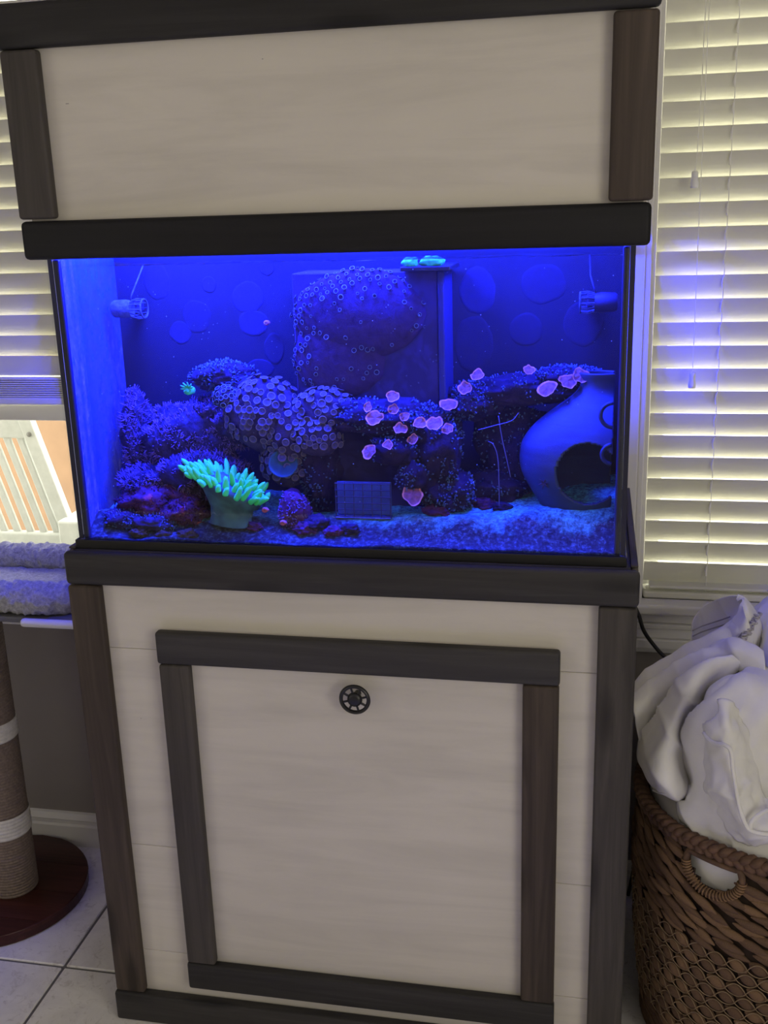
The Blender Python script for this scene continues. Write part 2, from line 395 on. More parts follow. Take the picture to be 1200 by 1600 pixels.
def blind(x0, x1, z_bottom_edge, z_top, label, stack=False, ladders=(), cords=()):
    w = x1-x0; xc = (x0+x1)/2
    b = thing('window_blind', (xc, YB, z_bottom_edge-0.06), label, 'blind', 'slatted window blinds')
    me = slat_mesh(w); half = SW/2*math.sin(TILT)
    k = 0; zs = []
    while z_bottom_edge + k*PITCH < z_top:
        inst('slat', me, b, (xc, YB, z_bottom_edge + k*PITCH - half)); zs.append(z_bottom_edge + k*PITCH); k += 1
    mk('head_rail', G().bev((x0, YB-0.03, z_top+0.0), (x1, YB+0.03, z_top+0.05), 0.003, 2), M_slat, b)
    ze = z_bottom_edge - SW*math.sin(TILT)
    if stack:
        z = ze - 0.001
        for i in range(9):
            z -= 0.0050
            mk('stacked_slat', G().bev((x0, YB-0.025, z), (x1, YB+0.025, z+0.0034), 0.001, 1), M_slat, b)
        mk('bottom_rail', G().bev((x0, YB-0.027, z-0.018), (x1, YB+0.027, z-0.001), 0.004, 2), M_slat, b)
        zb = z-0.018
    else:
        mk('bottom_rail', G().bev((x0, YB-0.026, RW[2]+0.0), (x1, YB+0.026, RW[2]+0.017), 0.005, 2), M_slat, b)
        mk('tilted_end_slat', G().bev((x0+0.012, YB-0.029, RW[2]+0.024), (x1, YB+0.02, RW[2]+0.030), 0.002, 1), M_slat, b)
        zb = RW[2]+0.01
    for x in ladders:
        g = G(); yf = YB - SW/2*math.cos(TILT) - 0.004
        g.tube([(x, yf, zb), (x, yf, z_top)], 0.0008, 5)
        g.tube([(x+0.004, YB+0.014, zb), (x+0.004, YB+0.014, z_top)], 0.0008, 5)
        lad = mk('ladder_cord', g, M_cord, b)
        for z in zs:       # the doubled lift cord shows as a bright dash where it passes each slat
            mk('cord_loop', G().tube([(x-0.0015, yf-0.001, z-0.026), (x-0.0025, yf-0.0015, z-0.016), (x-0.001, yf-0.001, z-0.004)], 0.0019, 5), M_cord, lad)
    for pts, tz in cords:
        c = mk('lift_cord', G().tube(pts, 0.0008, 5), M_cord, b)
        x, y, _ = pts[-1]
        mk('tassel', G().lathe((x, y, tz-0.030), [(0.0005, 0.0005), (0.0068, 0), (0.0075, 0.004), (0.0072, 0.010), (0.0058, 0.016), (0.0062, 0.024), (0.0064, 0.029), (0.0045, 0.031), (0.0012, 0.031)], 16), M_tassel, c, smooth=True)
    return b
yc = 0.553
blind(RW[0]+0.010, RW[1]-0.010, 0.8275, 2.06, 'white slatted blind lowered over the window on the right, with hanging cords', ladders=(0.668, 1.30),
      cords=[([(0.605, yc, 2.05), (0.605, yc, 1.80), (0.603, yc-0.004, 1.66), (0.6005, yc-0.005, 1.625)], 1.626),
             ([(0.611, yc, 2.05), (0.613, yc, 1.5), (0.6155, yc, 1.24)], 1.240)])
blind(LW[0]+0.010, LW[1]-0.006, 1.2765, 2.06, 'half-raised white slatted blind in the window left of the aquarium', stack=True, ladders=(-1.2,))

# ================================================================== OUTDOORS seen under the left blind
M_tan = plain('tan_stucco', (0.27, 0.17, 0.105), 0.9, 0.08, 12, 90, 0.3, 0.002)
M_conc = plain('pale_concrete', (0.62, 0.60, 0.56), 0.9, 0.06, 5)
M_pwhite = plain('toned_down_white_paint', (0.41, 0.43, 0.41), 0.6, 0.08, 30, 140, 0.3, 0.001)  # white paint darkened to hold back the strong sky light
M_screw = plain('dull_metal', (0.18, 0.18, 0.17), 0.45, metal=0.8)
tag(mk('ground_outside', G().box((-4.5, YW+WT, -0.16), (4.5, 6.0, -0.10)), M_conc), kind='structure')
tag(mk('wall_outside', G().box((-4.5, 3.0, -0.10), (-0.55, 3.15, 1.45)), M_tan), kind='structure')
ch = thing('patio_chair', (-1.6, 1.6, -0.10), 'white slatted patio chair outside the left window', 'chair')
LEAN = 0.285
def slant(xtop, w, z0, z1, y=1.6, th=0.022, zt=0.92):
    zc = (z0+z1)/2; M = Matrix.Translation((xtop + (zt-zc)*LEAN, y, zc)) @ Matrix.Rotation(-math.atan(LEAN), 4, 'Y')
    return G().bev((-w/2, -th/2, -(z1-z0)/2), (w/2, th/2, (z1-z0)/2), 0.004, 2, M=M)
for k in range(8): mk('slat', slant(-1.536 - 0.051*k, 0.027, 0.42, 0.90, th=0.014), M_pwhite, ch)
post_ = mk('back_post', slant(-1.477, 0.047, -0.10, 1.06, 1.585, 0.035), M_pwhite, ch)
mk('screw', G().lathe((-1.464, 1.566, 0.878), [(0.0, -0.003), (0.008, -0.003), (0.009, 0.0), (0.0085, 0.003), (0.0, 0.002)], 14, M=Matrix.Rotation(math.radians(90), 3, 'X')), M_screw, post_, True)
mk('back_post', slant(-1.94, 0.047, -0.10, 1.06, 1.585, 0.035), M_pwhite, ch)
mk('top_rail', G().bev((-1.97, 1.588, 0.858), (-1.485, 1.616, 0.99), 0.006, 2), M_pwhite, ch)
mk('lower_rail', G().bev((-1.80, 1.575, 0.40), (-1.36, 1.616, 0.52), 0.006, 2), M_pwhite, ch)
mk('arm_block', G().bev((-1.375, 1.52, 0.30), (-1.18, 1.66, 0.585), 0.008, 2), M_pwhite, ch)
mk('seat_board', G().bev((-1.86, 1.10, 0.33), (-1.24, 1.57, 0.36), 0.006, 2), M_pwhite, ch)
for x in (-1.82, -1.30): mk('front_leg', G().bev((x-0.03, 1.10, -0.10), (x+0.03, 1.14, 0.33), 0.005, 2), M_pwhite, ch)

# ================================================================== AQUARIUM STAND
st = thing('aquarium_stand', (0, 0.26, 0), 'white panelled aquarium stand framed in dark stained boards', 'aquarium stand')
BW = 0.0618; TB = 0.020; ZS = 1.0045; ZR = 0.9426; Z1 = 0.067
def board(name, lo, hi, mt, parent, r=0.0055): return mk(name, G().bev(lo, hi, r, 3), mt, parent, smooth=True, auto=40)
fp = mk('front_panel', G().box((-0.488, TB+0.012, 0.004), (0.488, TB+0.016, ZS-0.006)), M_panel, st)
zs = [0.006, 0.159, 0.402, 0.816, ZS-0.006]
for a, b in zip(zs, zs[1:]):
    mk('plank', G().bev((-0.488, TB, a+0.0004), (0.488, TB+0.012, b-0.0004), 0.0008, 1), M_panel, fp)
for sx in (-1, 1):
    mk('side_panel', G().box((min(sx*0.488, sx*0.476), TB+0.016, 0.004), (max(sx*0.488, sx*0.476), 0.515, ZS-0.006)), M_panel, st)
    e0, e1 = sorted((sx*0.5, sx*0.4885))
    board('side_rail', (e0, TB, ZR), (e1, 0.517, ZS), M_wood_y, st)
    board('side_rail', (e0, TB, 0.0), (e1, 0.517, Z1), M_wood_y, st)
    board('side_stile', (e0, TB, Z1), (e1, TB+BW, ZR), M_wood_z, st)
    board('side_stile', (e0, 0.517-BW, Z1), (e1, 0.517, ZR), M_wood_z, st)
    # upstanding lip that boxes the tank foot in at the sides
    l0, l1 = sorted((sx*0.4995, sx*0.4875))
    board('side_lip', (l0, 0.022, ZS), (l1, 0.517, ZS+0.004), M_wood_y, st, 0.0015)
mk('back_panel', G().box((-0.476, 0.503, 0.004), (0.476, 0.515, ZS-0.006)), M_panel, st)
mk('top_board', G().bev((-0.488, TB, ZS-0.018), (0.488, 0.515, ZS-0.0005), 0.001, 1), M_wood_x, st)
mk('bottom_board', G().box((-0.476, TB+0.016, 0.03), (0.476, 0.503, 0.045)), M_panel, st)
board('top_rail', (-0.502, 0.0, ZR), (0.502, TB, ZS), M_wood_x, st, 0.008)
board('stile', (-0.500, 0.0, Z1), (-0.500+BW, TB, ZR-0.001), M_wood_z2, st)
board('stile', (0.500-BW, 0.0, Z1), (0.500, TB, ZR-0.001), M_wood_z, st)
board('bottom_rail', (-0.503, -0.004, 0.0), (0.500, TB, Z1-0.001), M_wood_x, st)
# door
DL, DR, DT, DB = -0.3383, 0.3781, 0.8613, 0.0983
dr = mk('door', G().bev((DL+0.004, 0.014, DB+0.004), (DR-0.004, TB-0.0005, DT-0.004), 0.001, 1), M_panel, st)
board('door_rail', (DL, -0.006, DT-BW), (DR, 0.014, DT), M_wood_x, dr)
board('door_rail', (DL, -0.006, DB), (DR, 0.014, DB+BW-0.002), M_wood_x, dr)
board('door_stile', (DL+0.002, -0.006, DB+BW-0.001), (DL+BW-0.002, 0.014, DT-BW-0.001), M_wood_z, dr)
board('door_stile', (DR-BW, -0.006, DB+BW-0.001), (DR-0.001, 0.014, DT-BW-0.001), M_wood_z2, dr)
# wheel-shaped knob: rim, hub, eight spokes
kc = Vector((0.027, -0.012, 0.757)); RX = Matrix.Rotation(math.radians(90), 3, 'X')
g = G()
ring = [(kc.x+0.0245*math.cos(a), kc.y, kc.z+0.0245*math.sin(a)) for a in [2*math.pi*k/40 for k in range(40)]]
g.tube(ring, 0.0036, 8, closed=True)
g.lathe(kc, [(0.0, 0.006), (0.008, 0.006), (0.0125, 0.003), (0.0135, -0.001), (0.012, -0.005), (0.007, -0.008), (0.006, -0.026), (0.0, -0.026)], 28, M=RX)
for k in range(8):
    a = 2*math.pi*(k+0.35)/8
    g.tube([(kc.x+0.010*math.cos(a), kc.y, kc.z+0.010*math.sin(a)), (kc.x+0.0235*math.cos(a), kc.y, kc.z+0.0235*math.sin(a))], 0.0021, 6)
tag(mk('knob', g, M_black, dr, smooth=True, auto=45), 'black round wheel-shaped knob')

# ================================================================== AQUARIUM CANOPY
cp = thing('aquarium_canopy', (0, 0.24, 1.5116), 'white panelled aquarium canopy with dark board frame above the tank', 'aquarium hood')
K1, K2, K3, K4, CY = 1.5116, 1.5728, 1.8305, 1.897, -0.008
mk('front_panel', G().bev((-0.490, CY+TB, K1+0.02), (0.486, CY+TB+0.010, K4-0.004), 0.001, 1), M_panel, cp)
for sx in (-1, 1):
    a, b = sorted((sx*0.490, sx*0.4795)); mk('side_panel', G().box((a, CY+TB+0.010, K1+0.022), (b, 0.50, K4-0.004)), M_panel, cp)
mk('back_panel', G().box((-0.4795, 0.49, K1+0.022), (0.4795, 0.50, K4-0.004)), M_panel, cp)
mk('top_panel', G().box((-0.4795, CY+TB+0.010, K4-0.014), (0.4795, 0.49, K4-0.004)), M_panel, cp)
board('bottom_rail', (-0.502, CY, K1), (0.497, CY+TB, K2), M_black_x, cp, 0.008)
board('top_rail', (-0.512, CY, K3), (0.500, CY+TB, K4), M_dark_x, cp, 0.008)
board('stile', (-0.502, CY, K2+0.003), (-0.502+BW+0.001, CY+TB, K3-0.001), M_wood_z, cp)
board('stile', (0.497-BW, CY, K2+0.002), (0.498, CY+TB, K3-0.002), M_wood_z2, cp)

# small nicks in the white panels
for par, x, y, z, l in ((cp, -0.080, CY+TB, 1.797, 0.0022), (cp, -0.405, CY+TB, 1.7495, 0.0055), (st, -0.393, TB, 0.675, 0.002)):
    mk('nick', G().bev((x-l/2, y-0.0006, z-0.0007), (x+l/2, y+0.0004, z+0.0007), 0.0003, 1), M_seam, par)

# ================================================================== CAT TREE and BED (left)
M_red = wood('dark_red_wood', 'x', (0.030, 0.008, 0.006), (0.085, 0.026, 0.018), knots=False, rough=0.32)
M_sisal = plain('sisal_rope', (0.20, 0.155, 0.13), 0.9, 0.25, 160, 400, 0.4, 0.001)
M_wrope = plain('white_rope', (0.66, 0.64, 0.62), 0.9, 0.12, 120, 400, 0.4, 0.001)
M_graymetal = plain('dark_grey_frame', (0.10, 0.10, 0.105), 0.5)
M_whiteplastic = plain('white_plastic_edge', (0.70, 0.70, 0.72), 0.35)
ct = thing('cat_tree', (-0.965, 0.335, 0), 'cat tree with sisal post and round dark red wooden base', 'cat tree')
bx, by, br = -0.965, 0.335, 0.208
base = mk('base', G().lathe((bx, by, 0), [(0, 0), (br-0.004, 0), (br-0.001, 0.003), (br-0.001, 0.020), (0, 0.020)], 64), M_red, ct)
yb = [-br, -0.115, -0.01, 0.10, br]
for a, b in zip(yb, yb[1:]):
    top = [(bx-math.sqrt(max(0, br*br-y*y)), y) for y in np.linspace(a, b, 14)]
    poly = [(x, by+y) for x, y in top] + [(2*bx-x, by+y) for x, y in top[::-1]]
    # small gap between planks
    poly = [(x, min(max(y, by+a+0.0006), by+b-0.0006)) for x, y in poly]; n = len(poly)
    vs = [(x, y, 0.020) for x, y in poly] + [(x, y, 0.0285) for x, y in poly] + [(bx+(x-bx)*0.988, y, 0.030) for x, y in poly]
    fs = [(i, (i+1) % n, n+(i+1) % n, n+i) for i in range(n)] + [(n+i, n+(i+1) % n, 2*n+(i+1) % n, 2*n+i) for i in range(n)] + [tuple(range(2*n, 3*n))]
    mk('plank', G().add(vs, fs), M_red, base)
px, py, pr = -0.925, 0.335, 0.054
def rope(z0, z1, amp=0.0022, pitch=0.0075, r=pr):
    n = max(4, int((z1-z0)/pitch*6)); prof = [(r+amp*abs(math.sin(math.pi*(z-z0)/pitch)), z) for z in np.linspace(z0, z1, n)]
    return G().lathe((px, py, 0), prof, 40)
post = mk('sisal_post', rope(0.030, 0.765), M_sisal, ct, smooth=True)
for z0, z1 in ((0.432, 0.477), (0.185, 0.240)): mk('white_rope_band', rope(z0, z1, 0.0026, 0.009, pr+0.0025), M_wrope, post, smooth=True)
pl = mk('platform', G().bev((-1.28, 0.225, 0.765), (-0.60, 0.545, 0.779), 0.004, 2), M_graymetal, ct)
mk('platform_edge', G().bev((-0.738, 0.208, 0.762), (-0.60, 0.226, 0.780), 0.008, 3), M_whiteplastic, pl, smooth=True)
mk('bracket', G().bev((-1.1, 0.25, 0.757), (-0.66, 0.27, 0.765), 0.002, 1), M_black, pl)

def fleece_mat():
    mt, nt, b = nmat('grey_fleece'); v = coords(nt); n = tex_noise(nt, v, 150, 6, 0.7); n2 = tex_noise(nt, v, 420, 3, 0.7)
    L(nt, ramp(nt, n, [(0.3, (0.24, 0.24, 0.25)), (0.7, (0.62, 0.62, 0.63))]), b.inputs['Base Color'])
    b.inputs['Roughness'].default_value = 1.0; b.inputs['Specular IOR Level'].default_value = 0.05
    b.inputs['Sheen Weight'].default_value = 0.5; bump(nt, b, n, 1.0, 0.006); return mt
M_fleece = fleece_mat()
bed = thing('cat_bed', (-0.95, 0.385, 0.779), 'grey fleece bolster bed on the cat tree platform under the left window', 'pet bed')
def bolster(cx, cy, hx, hy, cr, z, r, n=220, m=22):
    path = []
    for q, (sx, sy) in enumerate(((1, 1), (-1, 1), (-1, -1), (1, -1))):
        for k in range(14):
            a = math.pi/2*q + math.pi/2*k/13; path.append((cx+sx*(hx-cr)+cr*math.cos(a), cy+sy*(hy-cr)+cr*math.sin(a)))
    path.append(path[0]); P = np.array(path); s = np.r_[0, np.cumsum(np.hypot(*np.diff(P, axis=0).T))]
    t = np.linspace(0, s[-1], n, endpoint=False); xs = np.interp(t, s, P[:, 0]); ys = np.interp(t, s, P[:, 1])
    g = G(); vs = []; fs = []
    for i in range(n):
        dx, dy = xs[(i+1) % n]-xs[i-1], ys[(i+1) % n]-ys[i-1]; l = math.hypot(dx, dy); nx, ny = dy/l, -dx/l
        rr = r*(1+0.16*noise.noise(Vector((xs[i]*5.5, ys[i]*5.5, 3.3))))
        for k in range(m):
            a = 2*math.pi*k/m; p = Vector((xs[i]+nx*rr*math.cos(a), ys[i]+ny*rr*math.cos(a), z+rr*1.02*math.sin(a)))
            d = 0.0065*noise.noise(p*110) + 0.004*noise.noise(p*55)
            p += Vector((nx*math.cos(a), ny*math.cos(a), math.sin(a)))*d; p.z = max(p.z, 0.7795)
            vs.append(p)
    for i in range(n):
        for k in range(m): fs.append((i*m+k, i*m+(k+1) % m, ((i+1) % n)*m+(k+1) % m, ((i+1) % n)*m+k))
    return g.add(vs, fs)
mk('bolster', bolster(-0.95, 0.385, 0.31, 0.128, 0.06, 0.810, 0.032, 420, 34), M_fleece, bed, smooth=True)
g = G(); nx, ny = 90, 40; vs = []
for j in range(ny+1):
    for i in range(nx+1):
        x = -1.235+0.57*i/nx; y = 0.272+0.226*j/ny; e = min(i, nx-i, 3*j, 3*(ny-j))/8
        vs.append((x, y, 0.783+0.012*min(1, e)+0.004*noise.noise(Vector((x, y, 0))*40)+0.003*noise.noise(Vector((x, y, 0))*110)))
fs = [(j*(nx+1)+i, j*(nx+1)+i+1, (j+1)*(nx+1)+i+1, (j+1)*(nx+1)+i) for j in range(ny) for i in range(nx)]
mk('cushion', g.add(vs, fs), M_fleece, bed, smooth=True)

# ================================================================== AQUARIUM TANK
TX0, TX1, TY0, TY1, TZ0, TZ1 = -0.485, 0.478, 0.030, 0.455, 1.0045, 1.530
tk = thing('aquarium_tank', (0, 0.24, TZ0), 'glass aquarium glowing deep blue between stand and canopy', 'aquarium')
GT = 0.008
mk('front_pane', G().box((TX0, TY0, TZ0+0.014), (TX1, TY0+GT, TZ1-0.006)), M_glass, tk)
lp = mk('side_pane', G().box((TX0, TY0+GT, TZ0+0.014), (TX0+GT, TY1-GT, TZ1-0.006)), M_glass, tk)
rp = mk('side_pane', G().box((TX1-GT, TY0+GT, TZ0+0.014), (TX1, TY1-GT, TZ1-0.006)), M_glass, tk)
mk('back_pane', G().box((TX0, TY1-GT, TZ0+0.014), (TX1, TY1, TZ1-0.006)), M_glass, tk)
mk('bottom_pane', G().box((TX0+GT, TY0+GT, TZ0+0.004), (TX1-GT, TY1-GT, TZ0+0.014)), M_black, tk)
g = G()
for lo, hi in (((TX0-0.003, TY0-0.004, TZ0), (TX1+0.003, TY0, TZ0+0.016)), ((TX0-0.003, TY1, TZ0), (TX1+0.003, TY1+0.003, TZ0+0.016)),
               ((TX0-0.003, TY0, TZ0), (TX0, TY1, TZ0+0.016)), ((TX1, TY0, TZ0), (TX1+0.003, TY1, TZ0+0.016))): g.bev(lo, hi, 0.001, 1)
mk('base_trim', g, M_black, tk)
g = G()
for lo, hi in (((TX0+0.001, TY0-0.006, TZ1-0.012), (TX1-0.001, TY0+0.012, TZ1)), ((TX0+0.001, TY1-0.012, TZ1-0.012), (TX1-0.001, TY1+0.004, TZ1)),
               ((TX0+0.001, TY0+0.012, TZ1-0.012), (TX0+0.012, TY1-0.012, TZ1)), ((TX1-0.012, TY0+0.012, TZ1-0.012), (TX1-0.001, TY1-0.012, TZ1))): g.bev(lo, hi, 0.001, 1)
mk('top_trim', g, M_black, tk)
for x0, x1 in ((TX0+GT+0.0003, TX0+GT+0.0125), (TX1-GT-0.0105, TX1-GT-0.0003)):
    xj = (TX0, TX0+GT) if x0 < 0 else (TX1-GT, TX1)
    mk('silicone_joint', G().box((xj[0]+0.0004, TY0+GT-0.0006, TZ0+0.016), (xj[1]+(0.0 if x0 > 0 else 0.0), TY0+GT+0.0012, TZ1-0.013)), M_silicone, tk)
    mk('silicone_seam', G().bev((x0, TY0+GT+0.0003, TZ0+0.015), (x1, TY0+GT+0.010, TZ1-0.02), 0.003, 2), M_silicone, tk)
M_film = film('algae_film', (0.02, 0.09, 0.30), 0.20, 0.85, 45)
mk('algae_film', G().box((TX0+GT+0.0006, TY0+GT+0.010, TZ0+0.016), (TX0+GT+0.0012, 0.2715, 1.517)), M_film, lp)
M_film2 = film('algae_spill_film', (0.02, 0.03, 0.10), 0.50, 0.86, 60)  # right-pane algae, also set to cut the blue lamp spill
mk('algae_film', G().box((TX1-GT-0.0012, TY0+GT+0.010, TZ0+0.016), (TX1-GT-0.0006, 0.2715, 1.494)), M_film2, rp)
mk('algae_film', G().box((TX1-GT-0.0012, 0.2775, TZ0+0.016), (TX1-GT-0.0006, 0.446, 1.522)), M_film2, rp)  # unseen rear film added to hold back blue spill on the blinds
def bgmat():
    mt, nt, b = nmat('tank_background'); v = coords(nt); n = tex_noise(nt, v, 9, 7, 0.65, 0.4); n2 = tex_noise(nt, v, 60, 6, 0.7)
    c = ramp(nt, n, [(0.35, (0.0028, 0.0016, 0.0045)), (0.62, (0.0042, 0.0026, 0.0085))])
    c = mixc(nt, ramp(nt, n2, [(0.62, (0, 0, 0)), (0.75, (0.5, 0.5, 0.5))]), c, (0.009, 0.006, 0.018))
    L(nt, c, b.inputs['Base Color']); b.inputs['Roughness'].default_value = 0.9; return mt
M_bg = bgmat()
bgp = mk('background_panel', G().box((TX0+GT+0.0008, 0.272, TZ0+0.016), (TX1-GT-0.0008, 0.277, 1.506)), M_bg, tk)
M_spot = plain('coralline_spot', (0.006, 0.005, 0.024), 0.9, 0.3, 70)
M_spot2 = plain('dark_coralline_spot', (0.005, 0.003, 0.013), 0.9, 0.35, 70)
def spot(x, z, rx, rz, seed, mt):
    g = G(); n = 36; vs = [(x, 0.2713, z)]; fs = []
    for q, (s, y) in enumerate(((0.45, 0.2713), (0.82, 0.2713), (0.94, 0.2712), (1.0, 0.2719))):
        for k in range(n):
            a = 2*math.pi*k/n; w = 1+0.10*noise.noise(Vector((math.cos(a)*1.6, math.sin(a)*1.6, seed)))+0.04*noise.noise(Vector((math.cos(a)*6, math.sin(a)*6, seed)))
            vs.append((x+rx*s*w*math.cos(a), y, z+rz*s*w*math.sin(a)))
    for k in range(n): fs.append((0, 1+(k+1) % n, 1+k))
    for q in range(3):
        for k in range(n): fs.append((1+q*n+k, 1+q*n+(k+1) % n, 1+(q+1)*n+(k+1) % n, 1+(q+1)*n+k))
    mk('coralline_spot', g.add(vs, fs), mt, bgp, smooth=True)
for i, (x, z, rx, rz, b) in enumerate([(-0.392, 1.457, .027, .034, 1), (-0.216, 1.425, .031, .030, 0), (-0.207, 1.378, .029, .025, 0), (-0.319, 1.391, .028, .032, 1),
        (-0.354, 1.361, .022, .021, 0), (0.213, 1.430, .033, .040, 0), (0.205, 1.335, .036, .05, 1), (-0.200, 1.292, .028, .018, 0), (-0.29, 1.45, .014, .016, 1),
        (-0.175, 1.478, .014, .014, 1), (0.33, 1.44, .04, .035, 1), (0.40, 1.37, .035, .04, 1), (-0.17, 1.33, .02, .03, 1), (0.30, 1.36, .03, .03, 1)]):
    spot(x, z, rx, rz, i*3.7, M_spot2 if b else M_spot)
# reef water is faintly cloudy: a thin even haze
for mt in (M_water, M_surface):
    nt = mt.node_tree; out = [n for n in nt.nodes if n.type == 'OUTPUT_MATERIAL'][0]
    vsn = nt.nodes.new('ShaderNodeVolumeScatter'); vsn.inputs['Color'].default_value = (0.5, 0.5, 1.0, 1); vsn.inputs['Density'].default_value = 0.034; vsn.inputs['Anisotropy'].default_value = 0.2
    L(nt, vsn.outputs[0], out.inputs['Volume'])
# water: box filling the tank, tiny ripple on top
wx0, wx1, wy0, wy1, wz0, wz1 = TX0+GT+0.0002, TX1-GT-0.0002, TY0+GT+0.0002, TY1-GT-0.0002, TZ0+0.0145, 1.497
g = G(); nx, ny = 60, 24; vs = []; fs = []
for j in range(ny+1):
    for i in range(nx+1):
        x = wx0+(wx1-wx0)*i/nx; y = wy0+(wy1-wy0)*j/ny
        vs.append((x, y, wz1 + (0.0008*noise.noise(Vector((x*22, y*22, 1))) if 0 < i < nx and 0 < j < ny else 0)))
for j in range(ny):
    for i in range(nx): fs.append((j*(nx+1)+i, j*(nx+1)+i+1, (j+1)*(nx+1)+i+1, (j+1)*(nx+1)+i))
g.add(vs, fs, 1)
bx_ = [(wx0,wy0,wz0),(wx1,wy0,wz0),(wx1,wy1,wz0),(wx0,wy1,wz0),(wx0,wy0,wz1),(wx1,wy0,wz1),(wx1,wy1,wz1),(wx0,wy1,wz1)]
g.add(bx_, [(0,1,5,4)], 0); g.add(bx_, [(0,3,2,1),(1,2,6,5),(2,3,7,6),(3,0,4,7)], 1)
tag(mk('water', g, [M_water, M_surface]), 'clear water filling the glass aquarium', 'water', kind='stuff')

# lamps inside the canopy
M_alu = plain('black_anodised_metal', (0.03, 0.03, 0.035), 0.35, metal=0.7)
M_lens = plain('lamp_lens', (0.3, 0.3, 0.5), 0.2)
for x, wtt, where in ((-0.34, BLUE_W[0], 'over the left end of the tank'), (0.0, BLUE_W[1], 'over the middle of the tank'), (0.32, BLUE_W[2], 'over the right end of the tank')):
    lt = thing('aquarium_light', (x, 0.15, 1.66), 'blue reef lamp inside the canopy '+where, 'lamp', 'reef lamps')
    mk('housing', G().bev((x-0.10, 0.10, 1.663), (x+0.10, 0.20, 1.69), 0.004, 2), M_alu, lt)
    mk('lens', G().bev((x-0.09, 0.11, 1.660), (x+0.09, 0.19, 1.6635), 0.001, 1), M_lens, lt)
    mk('hanger', G().tube([(x, 0.15, 1.69), (x, 0.15, 1.883)], 0.003, 8), M_alu, lt)
    d = bpy.data.lights.new('reef_lamp', 'AREA'); d.shape = 'RECTANGLE'; d.size = 0.17; d.size_y = 0.07; d.energy = wtt; d.color = BLUE
    lo = bpy.data.objects.new('reef_lamp', d); link(lo, lt, (x, 0.15, 1.657))

# ------------------------------------------------------------------ sand
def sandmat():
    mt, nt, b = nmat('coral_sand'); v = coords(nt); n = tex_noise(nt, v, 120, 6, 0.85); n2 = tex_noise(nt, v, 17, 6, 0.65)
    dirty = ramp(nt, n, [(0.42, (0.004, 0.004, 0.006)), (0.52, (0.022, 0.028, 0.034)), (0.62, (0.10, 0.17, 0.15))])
    lit_ridge = ramp(nt, n, [(0.40, (0.06, 0.18, 0.14)), (0.60, (0.20, 0.92, 0.55))])
    # detritus towards the front glass; farther back the lamplit ridge is painted brighter
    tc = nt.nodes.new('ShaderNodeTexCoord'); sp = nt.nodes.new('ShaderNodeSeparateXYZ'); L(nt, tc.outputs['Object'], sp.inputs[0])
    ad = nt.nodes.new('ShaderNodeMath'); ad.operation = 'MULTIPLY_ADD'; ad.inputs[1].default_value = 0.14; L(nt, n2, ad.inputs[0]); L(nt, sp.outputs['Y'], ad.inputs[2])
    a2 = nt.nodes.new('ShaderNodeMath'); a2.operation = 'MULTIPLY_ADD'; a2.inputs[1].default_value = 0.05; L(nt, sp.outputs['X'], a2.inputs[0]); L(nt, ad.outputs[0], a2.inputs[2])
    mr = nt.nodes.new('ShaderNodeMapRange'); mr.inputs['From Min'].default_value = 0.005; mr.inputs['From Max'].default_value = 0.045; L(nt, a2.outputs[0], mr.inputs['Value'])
    c = mixc(nt, mr.outputs[0], dirty, lit_ridge)
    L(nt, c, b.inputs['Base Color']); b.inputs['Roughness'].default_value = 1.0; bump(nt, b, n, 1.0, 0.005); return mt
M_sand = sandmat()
def sandz(x, y):
    t = min(1, max(0, (y-sy0)/(sy1-sy0))); zr = float(np.interp(x, FX, FZ)) + 0.018
    k = min(1, t/0.30); k = k*k*(3-2*k); return 1.0215*(1-k) + zr*k + 0.012*max(0, t-0.3) - 0.006*math.exp(-((t-0.5)/0.12)**2)
FX = [-0.48, -0.454, -0.27, -0.095, 0.03, 0.15, 0.24, 0.36, 0.48]; FZ = [1.034, 1.034, 1.030, 1.024, 1.034, 1.042, 1.043, 1.060, 1.073]
g = G(); nx, ny = 220, 60; vs = []
sx0, sx1, sy0, sy1 = TX0+GT+0.0014, TX1-GT-0.0008, 0.0395, 0.2715
for j in range(ny+1):
    for i in range(nx+1):
        x = sx0+(sx1-sx0)*i/nx; t = j/ny; y = sy0+(sy1-sy0)*t
        z = sandz(x, y) + 0.006*noise.noise(Vector((x*14, y*14, 2))) + 0.0022*noise.noise(Vector((x*70, y*70, 5)))*(1 if 0 < j else 0.4)
        vs.append((x, y, z))
fs = [(j*(nx+1)+i, j*(nx+1)+i+1, (j+1)*(nx+1)+i+1, (j+1)*(nx+1)+i) for j in range(ny) for i in range(nx)]
o = len(vs); vs += [(sx0+(sx1-sx0)*i/nx, sy0, TZ0+0.0146) for i in range(nx+1)]
fs += [(o+i, o+i+1, i+1, i) for i in range(nx)]
tag(mk('sand_bed', g.add(vs, fs), M_sand, smooth=True), 'grainy sand bed sloping across the tank floor', 'sand', kind='stuff')

